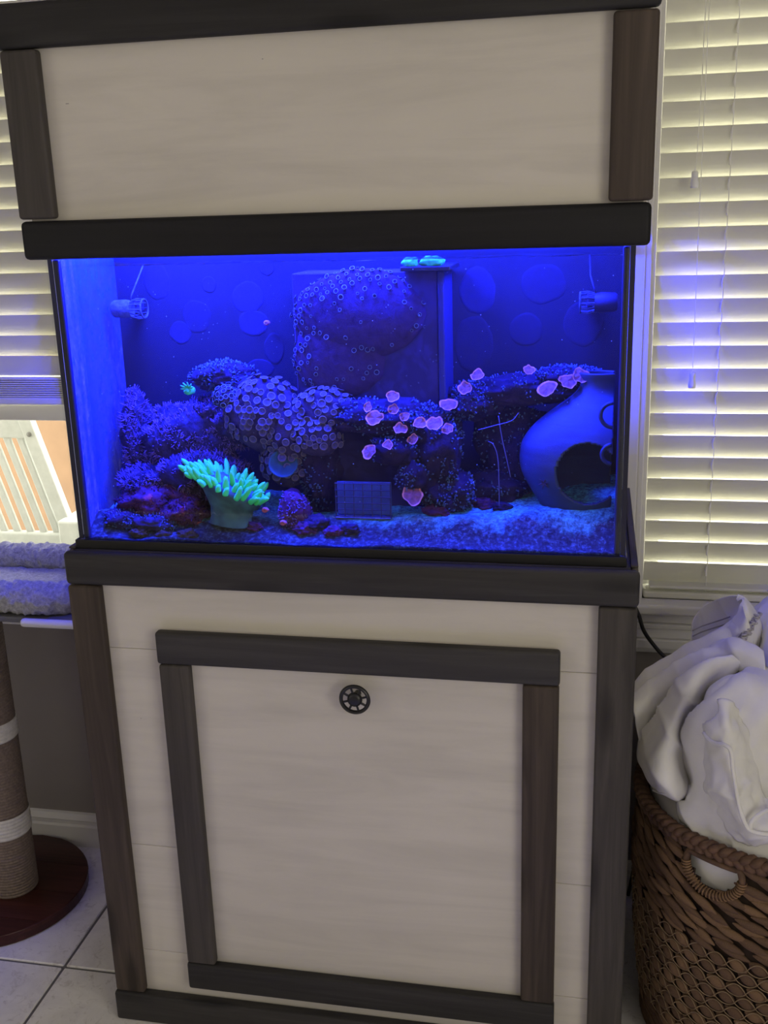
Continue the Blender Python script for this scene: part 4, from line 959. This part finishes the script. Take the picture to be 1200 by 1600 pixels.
# tiny bubbles and specks drifting in the water
g = G(); rnd = random.Random(21); vs0, fs0 = ico(1)
for k in range(260):
    x, y, z = rnd.uniform(-0.45, 0.45), rnd.uniform(0.046, 0.13), rnd.uniform(1.09, 1.48); r = rnd.choice((0.0004, 0.0005, 0.0006, 0.0009))
    g.add([(x+v.x*r, y+v.y*r, z+v.z*r) for v in vs0], fs0)
tag(mk('drifting_specks', g, plain('bubble_speck', (0.25, 0.35, 0.30), 0.4), smooth=True), 'tiny specks and bubbles drifting in the water', 'bubbles', kind='stuff')

# ================================================================== LAUNDRY BASKET
TANKCLAMP = False
M_weave = plain('water_hyacinth_strand', (0.13, 0.072, 0.038), 0.75, 0.5, 40, 260, 0.5, 0.001)
M_weave2 = plain('pale_strand', (0.20, 0.115, 0.058), 0.75, 0.45, 40, 260, 0.5, 0.001)
M_braid = plain('dark_braid', (0.115, 0.060, 0.034), 0.7, 0.4, 60, 260, 0.5, 0.001)
M_twine = plain('thin_twine', (0.27, 0.19, 0.11), 0.8, 0.2, 60)
M_inner = plain('basket_core', (0.035, 0.020, 0.012), 0.9, 0.3, 30)
bk = thing('laundry_basket', (0.775, 0.200, 0.0), 'woven brown laundry basket with braided rim and handle beside the stand', 'basket')
BC = Vector((0.775, 0.200)); RIM = 0.515
def brad(z): return 0.222 + 0.030*math.sin(min(1, z/0.42)*math.pi/2) - 0.010*max(0, z-0.40)/0.11
HA, HZ = math.radians(-123), 0.470       # handle hole: direction and height
def hole(a, z, grow=1.0):
    d = (a-HA+math.pi) % (2*math.pi) - math.pi
    return (d*0.245/(0.050*grow))**2 + ((z-HZ-0.004)/(0.042*grow))**2 < 1
g = G(); n = 120; zz = np.linspace(0.004, RIM-0.008, 50); vs = []; fs = []
for z in zz:
    for k in range(n):
        a = 2*math.pi*k/n; r = brad(z)-0.006; vs.append((BC.x+r*math.cos(a), BC.y+r*math.sin(a), z))
for i in range(len(zz)-1):
    for k in range(n):
        if not hole(2*math.pi*(k+0.5)/n, (zz[i]+zz[i+1])/2): fs.append((i*n+k, i*n+(k+1) % n, (i+1)*n+(k+1) % n, (i+1)*n+k))
fs.append(tuple(range(n-1, -1, -1)))
core = mk('core', g.add(vs, fs), M_inner, bk); sm = core.modifiers.new('t', 'SOLIDIFY'); sm.thickness = 0.004
# lozenge strand: length along X, bulging to -Y
g = G(); nn = 7; vs = []; m_ = 8
for i in range(nn):
    t = i/(nn-1); w = math.sin(math.pi*(0.04+0.92*t))**0.9; 
    for k in range(m_):
        a = 2*math.pi*k/m_; vs.append((t-0.5, 0.5*w*math.sin(a), 0.5*w*math.cos(a)))
fs = [(i*m_+k, i*m_+(k+1) % m_, (i+1)*m_+(k+1) % m_, (i+1)*m_+k) for i in range(nn-1) for k in range(m_)]
fs += [tuple(range(m_-1, -1, -1)), tuple((nn-1)*m_+k for k in range(m_))]
g.add(vs, fs); strand_src = g
ST = [mesh_of('strand', g, M_weave), mesh_of('strand', g, M_weave2)]
rnd = random.Random(3); seen = []; rest = G()
def put(a, z, tilt, s, always_rest=False):
    if hole(a, z, 1.10): return
    r = brad(z) + rnd.uniform(-0.002, 0.0025)
    p = Vector((BC.x+r*math.cos(a), BC.y+r*math.sin(a), z+rnd.uniform(-.0015, .0015)))
    R_ = Matrix.Rotation(a+math.pi/2, 4, 'Z') @ Matrix.Rotation(-tilt, 4, 'Y') @ Matrix.Rotation(rnd.uniform(-.12, .12), 4, 'Z')
    vis = -172 < math.degrees((a+math.pi) % (2*math.pi)-math.pi) < -80
    if vis: seen.append((z, p, R_, s))
    else:
        M = Matrix.Translation(p) @ R_ @ Matrix.Diagonal((*s, 1)); rest.add([M @ Vector(v) for v in strand_src.v], strand_src.f)
NZ0, NZ1 = 0.095, 0.325; NR = 9; EYE = 14          # netted belly: one lozenge in each eye of the twine
z = 0.012
while z < RIM-0.022:
    if NZ0-0.006 < z < NZ1+0.002: z = NZ1+0.008; continue
    cnt = 27
    for k in range(cnt): put(2*math.pi*(k+0.5*(int(z*1000) % 2)+rnd.uniform(-.12, .12))/cnt, z, math.radians(-15)+rnd.uniform(-.09, .09), (rnd.uniform(0.056, 0.070), 0.013, rnd.uniform(0.0165, 0.0205)))
    z += 0.0128
for j in range(NR):
    zb = NZ0 + (NZ1-NZ0)*(j+0.5)/NR
    for k in range(int(EYE*360/110)):
        a = math.radians(-185 + 110*(k+0.5+0.5*(j % 2))/EYE)
        put(a, zb, math.radians(-24)+rnd.uniform(-.08, .08), (0.037, 0.014, 0.0235))
seen.sort(key=lambda q: -q[0])
for i, (z, p, R_, s) in enumerate(seen):
    if i < 300:
        o = inst('strand', ST[rnd.random() < 0.4], bk, p, R_.to_quaternion(), s)
    else:
        M = Matrix.Translation(p) @ R_ @ Matrix.Diagonal((*s, 1)); rest.add([M @ Vector(v) for v in strand_src.v], strand_src.f)
tag(mk('strand_weave', rest, M_weave, bk, smooth=True), kind='stuff')
# thin twine net over the belly
g = G()
for j in range(NR):
    zb = NZ0 + (NZ1-NZ0)*(j+0.5)/NR
    for ph in (0, 1):
        pts = []
        for k in range(0, 169):
            a = math.radians(-185 + 110*k/168); t = (k/168*EYE - 0.5*(j % 2))*math.pi
            z = zb + (1 if ph else -1)*0.0125*abs(math.sin(t))**0.8; rr_ = brad(z)+0.0080-0.004*abs(math.sin(t)); pts.append((BC.x+rr_*math.cos(a), BC.y+rr_*math.sin(a), z))
        g.tube(pts, 0.0010, 4)
tag(mk('twine_net', g, M_twine, bk, smooth=True), kind='stuff')
# braided rim: three strands plaited round the mouth (it forms the handle above the hole)
def braid(name, z0, amp, rad, turns, lift, offs):
    for q in range(3):
        pts = []; N = 420
        for k in range(N):
            a = 2*math.pi*k/N; t = turns*a + q*2*math.pi/3
            d = (a-HA+math.pi) % (2*math.pi) - math.pi
            z = z0 + lift*math.exp(-(d/0.26)**2) + amp*0.8*math.sin(t)
            r = brad(0.5)+offs + amp*math.sin(2*t)*0.7; pts.append((BC.x+r*math.cos(a), BC.y+r*math.sin(a), z))
        mk(name, G().tube(pts, rad, 7, closed=True), M_braid, bk, smooth=True)
braid('braid_strand', RIM-0.004, 0.0095, 0.0078, 30, 0.004, 0.004)
# bound edge of the handle hole
pts = []
for k in range(40):
    t = 2*math.pi*k/40; a = HA + 0.051/0.245*math.cos(t); z = HZ+0.004+0.042*math.sin(t)
    if z > RIM-0.022: z = RIM-0.022
    r = brad(z)+0.003; pts.append((BC.x+r*math.cos(a), BC.y+r*math.sin(a), z))
mk('hole_binding', G().tube(pts, 0.006, 8, closed=True), M_weave, bk, smooth=True)
for k in range(26):      # stitches wrapped over the lower edge of the hole
    t = math.pi + math.pi*(k+0.5)/26; a = HA + 0.051/0.245*math.cos(t); z = HZ+0.004+0.042*math.sin(t); r = brad(z)
    c, s = math.cos(a), math.sin(a); ring = []
    for q in range(10):
        b = 2*math.pi*q/10; u, w = 0.0075*math.cos(b), 0.0075*math.sin(b)
        dx, dz = 0.0, -1.0; nxx = math.cos(t); nzz = math.sin(t)
        ring.append((BC.x+(r+0.003+u)*c - s*nxx*w, BC.y+(r+0.003+u)*s + c*nxx*w, z+nzz*w))
    mk('stitch', G().tube(ring, 0.0017, 5, closed=True), M_weave2, bk, smooth=True)

# ================================================================== WHITE LAUNDRY
ROLL_STRAP = [
    [(0.51, 0.35, 0.598), (0.535, 0.36, 0.624), (0.565, 0.37, 0.646), (0.599, 0.37, 0.671), (0.631, 0.37, 0.692), (0.663, 0.37, 0.714), (0.693, 0.37, 0.738), (0.71, 0.36, 0.767), (0.714, 0.36, 0.784)],
    [(0.508, 0.32, 0.644), (0.532, 0.33, 0.668), (0.562, 0.34, 0.69), (0.595, 0.34, 0.714), (0.627, 0.34, 0.735), (0.658, 0.34, 0.757), (0.687, 0.34, 0.78), (0.703, 0.33, 0.808), (0.708, 0.33, 0.824)],
    [(0.505, 0.27, 0.679), (0.528, 0.28, 0.702), (0.558, 0.29, 0.724), (0.59, 0.29, 0.747), (0.621, 0.29, 0.767), (0.651, 0.29, 0.788), (0.68, 0.29, 0.81), (0.695, 0.28, 0.838), (0.7, 0.28, 0.853)],
    [(0.51, 0.24, 0.677), (0.533, 0.25, 0.701), (0.562, 0.26, 0.721), (0.594, 0.26, 0.744), (0.624, 0.26, 0.764), (0.654, 0.26, 0.785), (0.683, 0.26, 0.807), (0.698, 0.25, 0.835), (0.702, 0.25, 0.85)],
    [(0.516, 0.23, 0.659), (0.539, 0.24, 0.682), (0.568, 0.25, 0.703), (0.6, 0.25, 0.726), (0.63, 0.25, 0.746), (0.66, 0.25, 0.767), (0.688, 0.25, 0.789), (0.703, 0.24, 0.817), (0.708, 0.24, 0.832)],
    [(0.526, 0.25, 0.611), (0.549, 0.26, 0.635), (0.579, 0.27, 0.656), (0.611, 0.27, 0.68), (0.641, 0.27, 0.7), (0.671, 0.27, 0.722), (0.7, 0.27, 0.745), (0.715, 0.26, 0.773), (0.72, 0.26, 0.789)],
]
ROLL_FLAP = [
    [(0.51, 0.27, 0.611), (0.532, 0.28, 0.633), (0.563, 0.29, 0.661), (0.598, 0.29, 0.688), (0.632, 0.29, 0.709), (0.664, 0.29, 0.727), (0.691, 0.28, 0.746), (0.718, 0.27, 0.742), (0.743, 0.26, 0.732)],
    [(0.505, 0.24, 0.658), (0.527, 0.25, 0.68), (0.557, 0.26, 0.707), (0.591, 0.26, 0.734), (0.625, 0.26, 0.754), (0.656, 0.26, 0.771), (0.682, 0.25, 0.79), (0.71, 0.24, 0.785), (0.733, 0.23, 0.776)],
    [(0.503, 0.2, 0.686), (0.524, 0.21, 0.707), (0.554, 0.22, 0.733), (0.587, 0.22, 0.759), (0.62, 0.22, 0.779), (0.651, 0.22, 0.796), (0.676, 0.21, 0.814), (0.703, 0.2, 0.81), (0.726, 0.19, 0.8)],
    [(0.506, 0.17, 0.685), (0.528, 0.18, 0.706), (0.557, 0.19, 0.731), (0.589, 0.19, 0.758), (0.622, 0.19, 0.777), (0.652, 0.19, 0.794), (0.677, 0.18, 0.812), (0.703, 0.17, 0.808), (0.726, 0.16, 0.799)],
    [(0.511, 0.16, 0.665), (0.533, 0.17, 0.686), (0.562, 0.18, 0.711), (0.594, 0.18, 0.737), (0.627, 0.18, 0.757), (0.657, 0.18, 0.774), (0.682, 0.17, 0.792), (0.708, 0.16, 0.788), (0.73, 0.15, 0.779)],
    [(0.521, 0.18, 0.605), (0.543, 0.19, 0.627), (0.572, 0.2, 0.652), (0.605, 0.2, 0.679), (0.638, 0.2, 0.7), (0.669, 0.2, 0.717), (0.694, 0.19, 0.736), (0.72, 0.18, 0.732), (0.744, 0.17, 0.724)],
]
COLLAR_BACK = [
    [(0.622, 0.38, 0.768), (0.635, 0.4, 0.784), (0.649, 0.4, 0.802), (0.669, 0.39, 0.818), (0.686, 0.36, 0.837), (0.697, 0.31, 0.857)],
    [(0.622, 0.38, 0.75), (0.638, 0.4, 0.761), (0.655, 0.4, 0.778), (0.675, 0.39, 0.791), (0.693, 0.36, 0.81), (0.702, 0.31, 0.846)],
    [(0.621, 0.37, 0.724), (0.641, 0.39, 0.731), (0.659, 0.39, 0.743), (0.679, 0.38, 0.757), (0.695, 0.35, 0.784), (0.703, 0.31, 0.827)],
    [(0.624, 0.36, 0.695), (0.643, 0.37, 0.701), (0.661, 0.37, 0.716), (0.68, 0.36, 0.735), (0.698, 0.34, 0.762), (0.706, 0.31, 0.807)],
]
COLLAR_FRONT = [
    [(0.692, 0.3, 0.861), (0.711, 0.31, 0.848), (0.734, 0.32, 0.823), (0.747, 0.34, 0.808)],
    [(0.698, 0.275, 0.855), (0.709, 0.265, 0.845), (0.725, 0.275, 0.822), (0.743, 0.3, 0.807)],
    [(0.692, 0.27, 0.835), (0.702, 0.25, 0.829), (0.718, 0.26, 0.809), (0.741, 0.29, 0.789)],
    [(0.678, 0.27, 0.814), (0.691, 0.245, 0.81), (0.708, 0.25, 0.797), (0.735, 0.28, 0.772)],
    [(0.665, 0.28, 0.792), (0.68, 0.26, 0.784), (0.698, 0.25, 0.778), (0.727, 0.27, 0.758)],
]
FRILL = [
    [(0.731, 0.29, 0.834), (0.719, 0.262, 0.83), (0.711, 0.25, 0.819), (0.703, 0.246, 0.808), (0.696, 0.245, 0.795)],
]
HEM = [
    [(0.624, 0.37, 0.761), (0.641, 0.385, 0.764), (0.659, 0.385, 0.772), (0.677, 0.375, 0.784), (0.689, 0.345, 0.803)],
]
HUMP = [
    [(0.721, 0.36, 0.794), (0.736, 0.37, 0.814), (0.755, 0.37, 0.838), (0.788, 0.37, 0.866), (0.828, 0.37, 0.874)],
    [(0.732, 0.33, 0.798), (0.741, 0.31, 0.822), (0.759, 0.3, 0.842), (0.785, 0.3, 0.86), (0.821, 0.3, 0.868)],
    [(0.737, 0.32, 0.779), (0.746, 0.28, 0.806), (0.762, 0.26, 0.824), (0.787, 0.26, 0.838), (0.823, 0.27, 0.842)],
    [(0.731, 0.3, 0.754), (0.74, 0.24, 0.784), (0.758, 0.22, 0.799), (0.785, 0.22, 0.804), (0.819, 0.23, 0.808)],
    [(0.723, 0.25, 0.737), (0.736, 0.2, 0.76), (0.754, 0.18, 0.771), (0.78, 0.18, 0.772), (0.816, 0.2, 0.771)],
]
LOBE = [
    [(0.662, 0.19, 0.777), (0.665, 0.17, 0.793), (0.672, 0.16, 0.801), (0.681, 0.16, 0.795), (0.694, 0.18, 0.776)],
    [(0.612, 0.2, 0.754), (0.622, 0.165, 0.781), (0.637, 0.15, 0.791), (0.653, 0.15, 0.78), (0.667, 0.175, 0.754)],
    [(0.572, 0.2, 0.711), (0.585, 0.15, 0.753), (0.604, 0.125, 0.766), (0.622, 0.13, 0.753), (0.639, 0.17, 0.719)],
    [(0.544, 0.2, 0.662), (0.559, 0.14, 0.709), (0.58, 0.105, 0.732), (0.598, 0.11, 0.731), (0.617, 0.16, 0.701)],
    [(0.529, 0.19, 0.622), (0.546, 0.12, 0.67), (0.564, 0.085, 0.696), (0.584, 0.095, 0.698), (0.604, 0.15, 0.673)],
    [(0.519, 0.17, 0.587), (0.535, 0.1, 0.627), (0.554, 0.065, 0.651), (0.575, 0.08, 0.653), (0.595, 0.14, 0.629)],
    [(0.525, 0.15, 0.564), (0.539, 0.085, 0.6), (0.558, 0.05, 0.622), (0.579, 0.07, 0.619), (0.599, 0.12, 0.597)],
    [(0.545, 0.12, 0.549), (0.555, 0.075, 0.571), (0.57, 0.05, 0.586), (0.588, 0.06, 0.588), (0.606, 0.1, 0.574)],
    [(0.561, 0.12, 0.537), (0.573, 0.1, 0.545), (0.582, 0.08, 0.558), (0.595, 0.08, 0.563), (0.608, 0.1, 0.561)],
]
BODY = [
    [(0.688, 0.2, 0.761), (0.697, 0.17, 0.783), (0.718, 0.16, 0.781), (0.747, 0.16, 0.773), (0.785, 0.17, 0.765)],
    [(0.65, 0.16, 0.745), (0.663, 0.11, 0.784), (0.687, 0.09, 0.79), (0.729, 0.09, 0.778), (0.773, 0.1, 0.767)],
    [(0.617, 0.16, 0.703), (0.626, 0.085, 0.753), (0.654, 0.06, 0.761), (0.705, 0.05, 0.751), (0.77, 0.07, 0.74)],
    [(0.596, 0.15, 0.655), (0.606, 0.07, 0.704), (0.631, 0.04, 0.716), (0.684, 0.03, 0.707), (0.769, 0.05, 0.697)],
    [(0.591, 0.13, 0.608), (0.602, 0.06, 0.648), (0.625, 0.03, 0.663), (0.674, 0.01, 0.67), (0.769, 0.03, 0.66)],
    [(0.603, 0.11, 0.573), (0.61, 0.05, 0.601), (0.63, 0.02, 0.616), (0.676, 0, 0.624), (0.77, 0.02, 0.618)],
    [(0.587, 0.08, 0.545), (0.602, 0.035, 0.569), (0.629, 0.015, 0.574), (0.668, -0.005, 0.576), (0.77, 0, 0.576)],
    [(0.594, 0.07, 0.515), (0.611, 0.035, 0.53), (0.639, 0.02, 0.526), (0.678, 0.005, 0.518), (0.774, 0, 0.522)],
    [(0.603, 0.07, 0.483), (0.625, 0.04, 0.486), (0.651, 0.025, 0.48), (0.686, 0.01, 0.468), (0.778, 0, 0.472)],
]
SLEEVE = [
    [(0.638, 0.06, 0.739), (0.642, 0.035, 0.762), (0.646, 0.025, 0.775), (0.656, 0.03, 0.763), (0.667, 0.05, 0.739)],
    [(0.625, 0.05, 0.729), (0.631, 0.01, 0.75), (0.642, -0.005, 0.759), (0.656, 0, 0.752), (0.672, 0.035, 0.731)],
    [(0.619, 0.045, 0.703), (0.627, 0, 0.722), (0.642, -0.02, 0.734), (0.662, -0.015, 0.733), (0.685, 0.03, 0.711)],
    [(0.622, 0.04, 0.662), (0.632, -0.005, 0.683), (0.65, -0.03, 0.696), (0.669, -0.025, 0.697), (0.692, 0.02, 0.679)],
    [(0.628, 0.03, 0.629), (0.639, -0.015, 0.651), (0.657, -0.04, 0.665), (0.678, -0.035, 0.666), (0.704, 0.01, 0.649)],
    [(0.639, 0.02, 0.594), (0.649, -0.03, 0.621), (0.667, -0.05, 0.632), (0.686, -0.045, 0.638), (0.71, -0.005, 0.628)],
    [(0.652, 0, 0.569), (0.663, -0.04, 0.593), (0.677, -0.06, 0.607), (0.698, -0.055, 0.615), (0.729, -0.02, 0.617)],
    [(0.674, -0.01, 0.548), (0.682, -0.05, 0.572), (0.697, -0.065, 0.586), (0.719, -0.06, 0.594), (0.753, -0.03, 0.597)],
    [(0.697, -0.01, 0.535), (0.706, -0.03, 0.547), (0.719, -0.045, 0.561), (0.74, -0.045, 0.572), (0.769, -0.03, 0.582)],
]
PIPING = [
    [(0.617, 0.03, 0.718), (0.622, 0.012, 0.717), (0.632, -0.006, 0.719), (0.644, -0.022, 0.726), (0.653, -0.03, 0.72), (0.657, -0.035, 0.694), (0.662, -0.044, 0.665), (0.668, -0.054, 0.636), (0.676, -0.064, 0.614), (0.686, -0.066, 0.601), (0.703, -0.07, 0.599), (0.729, -0.063, 0.595)],
]
PIPING_LOOP = [
    [(0.685, -0.066, 0.603), (0.686, -0.063, 0.614), (0.695, -0.062, 0.626), (0.708, -0.055, 0.631), (0.732, -0.03, 0.624)],
]
CABLE = [
    [(0.508, 0.5, 0.779), (0.527, 0.5, 0.734), (0.538, 0.5, 0.701), (0.558, 0.5, 0.671), (0.584, 0.48, 0.65), (0.623, 0.47, 0.631)],
]
def cloth(rows, nu, nv, seed, wr=0.004, sc=16, th=0.0022, name='fold', parent=None, mt=None):
    """smooth surface through rows of control points with wrinkles and thickness"""
    P = np.array(rows); P = cat_rom(P, nu); P = np.stack([cat_rom(r, nv) for r in P])
    dU = np.gradient(P, axis=0); dV = np.gradient(P, axis=1); N = np.cross(dU, dV); N /= np.linalg.norm(N, axis=2, keepdims=True)+1e-9
    N *= np.where(N[..., 1:2] > 0, -1, 1)
    vs = []
    for i in range(nu):
        for j in range(nv):
            p = Vector(P[i, j]); q = p*sc + Vector((seed*1.9, seed*0.7, 0))
            # long soft wrinkles running down the cloth, plus a little crumple
            d = wr*(0.9*noise.noise(Vector((q.x*1.3+q.z*0.6, q.y, q.z*0.35-q.x*0.25))) + 0.5*noise.noise(Vector((q.x*2.6-q.z*1.3, q.y*2, q.z*0.9))) + 0.18*noise.noise(q*3.1))
            r1 = 1-abs(noise.noise(Vector((q.x*0.9+q.z*0.5, 3.1, q.z*0.3-q.x*0.3)))); d += wr*1.1*(r1**5)
            vs.append(p + Vector(N[i, j])*d)
    fs = [(i*nv+j, i*nv+j+1, (i+1)*nv+j+1, (i+1)*nv+j) for i in range(nu-1) for j in range(nv-1)]
    o = mk(name, G().add(vs, fs), mt or M_cloth, parent, smooth=True)
    s_ = o.modifiers.new('thickness', 'SOLIDIFY'); s_.thickness = th; s_.offset = 0
    return o
sweat = thing('laundry_garment', (0.70, 0.15, 0.53), 'white hooded garment piled in the middle of the basket, its sleeve over the rim', 'clothes', 'white laundry')
bodyp = cloth(BODY, 90, 60, 4, 0.009, 13, name='body', parent=sweat)
slv = cloth(SLEEVE, 80, 44, 5, 0.009, 22, name='sleeve', parent=sweat)
mk('piping', G().tube(cat_rom([(x-0.001, y-0.010, z+0.001) for x, y, z in PIPING[0]], 60), 0.0036, 8), M_cloth, slv, smooth=True)
mk('piping', G().tube(cat_rom([(x, y-0.010, z+0.001) for x, y, z in PIPING_LOOP[0]], 30), 0.0036, 8), M_cloth, slv, smooth=True)
# crumpled cloth filling the basket below
g = G(); vs, fs = ico(5); out = []
for v in vs:
    d = 1+0.08*noise.fractal(v*2.5, 0.9, 2, 3)
    l = math.hypot(v.x, v.y); z = 0.50 + v.z*(0.19*d if v.z > 0 else 0.30)
    r = 0.236*(1-abs(v.z)**(2.4 if v.z > 0 else 6))**0.5*(0.97 if v.z < 0 else 0.97-0.14*v.z)
    r = min(r, brad(min(0.5, max(0.05, z)))-0.013)
    out.append((BC.x+v.x/max(l, 1e-6)*r, BC.y+v.y/max(l, 1e-6)*r, z))
mk('heap', g.add(out, fs), M_cloth, sweat, smooth=True)
t = thing('laundry_garment', (0.60, 0.13, 0.55), 'white seamed garment slumping over the left rim of the basket', 'clothes', 'white laundry')
cloth(LOBE, 90, 50, 6, 0.008, 15, name='lobe', parent=t)
ed = [r[-1] for r in LOBE[:6]]; ed = [(x-0.004, y-0.008, z+0.001) for x, y, z in ed]
mk('seam', G().tube(cat_rom(ed, 40), 0.0016, 6), M_seam, t, smooth=True)
hemL = [(x, y-0.006, z) for x, y, z in LOBE[7]]
mk('seam', G().tube(cat_rom(hemL, 30), 0.0020, 6), M_cloth, t, smooth=True)
t = thing('laundry_garment', (0.62, 0.2, 0.62), 'white flap of cloth ending in a point, under the collar', 'clothes', 'white laundry')
cloth(ROLL_FLAP, 40, 90, 7, 0.005, 15, name='flap', parent=t)
t = thing('laundry_garment', (0.63, 0.3, 0.60), 'white garment at the back of the heap with a standing collar and frilled hem', 'clothes', 'white laundry')
cloth(ROLL_STRAP, 40, 90, 8, 0.005, 15, name='strap', parent=t)
cb = cloth(COLLAR_BACK, 40, 60, 9, 0.003, 18, name='collar_back', parent=t)
cloth(COLLAR_FRONT, 40, 40, 10, 0.004, 18, name='collar_front', parent=t)
h = cat_rom(HEM[0], 40)
mk('hem_seam', G().tube([p+np.array((0, -0.006, 0)) for p in h], 0.0014, 6), M_seam, cb, smooth=True)
mk('hem_seam', G().tube([p+np.array((0.001, -0.006, -0.012)) for p in h], 0.0014, 6), M_seam, cb, smooth=True)
fr = cat_rom(FRILL[0], 90); pts = []
for i, p in enumerate(fr): pts.append((p[0]+0.0055*math.sin(i*0.95)+0.002*math.sin(i*2.3), p[1]-0.010+0.003*math.cos(i*1.3), p[2]+0.002*math.cos(i*0.95)))
mk('frill', G().tube(pts, 0.0022, 6), M_frill, t, smooth=True)
pts2 = [(p[0]-0.009, p[1]-0.008, p[2]-0.002) for p in fr]; mk('hem_seam', G().tube(pts2, 0.0012, 6), M_seam, t, smooth=True)
t = thing('laundry_garment', (0.76, 0.3, 0.60), 'white rounded bundle at the far right of the heap, cut off by the frame', 'clothes', 'white laundry')
cloth(HUMP, 60, 60, 11, 0.006, 14, name='bundle', parent=t)

# black power cable behind the stand
cb_ = [tuple(p) for p in CABLE[0]] + [(0.60, 0.49, 0.50), (0.57, 0.53, 0.30), (0.53, 0.535, 0.02)]
tag(mk('power_cable', G().tube(cat_rom([(0.49, 0.53, 0.85)] + cb_, 70), 0.0042, 8), M_cable, smooth=True), 'black power cable hanging behind the right edge of the stand', 'cable')
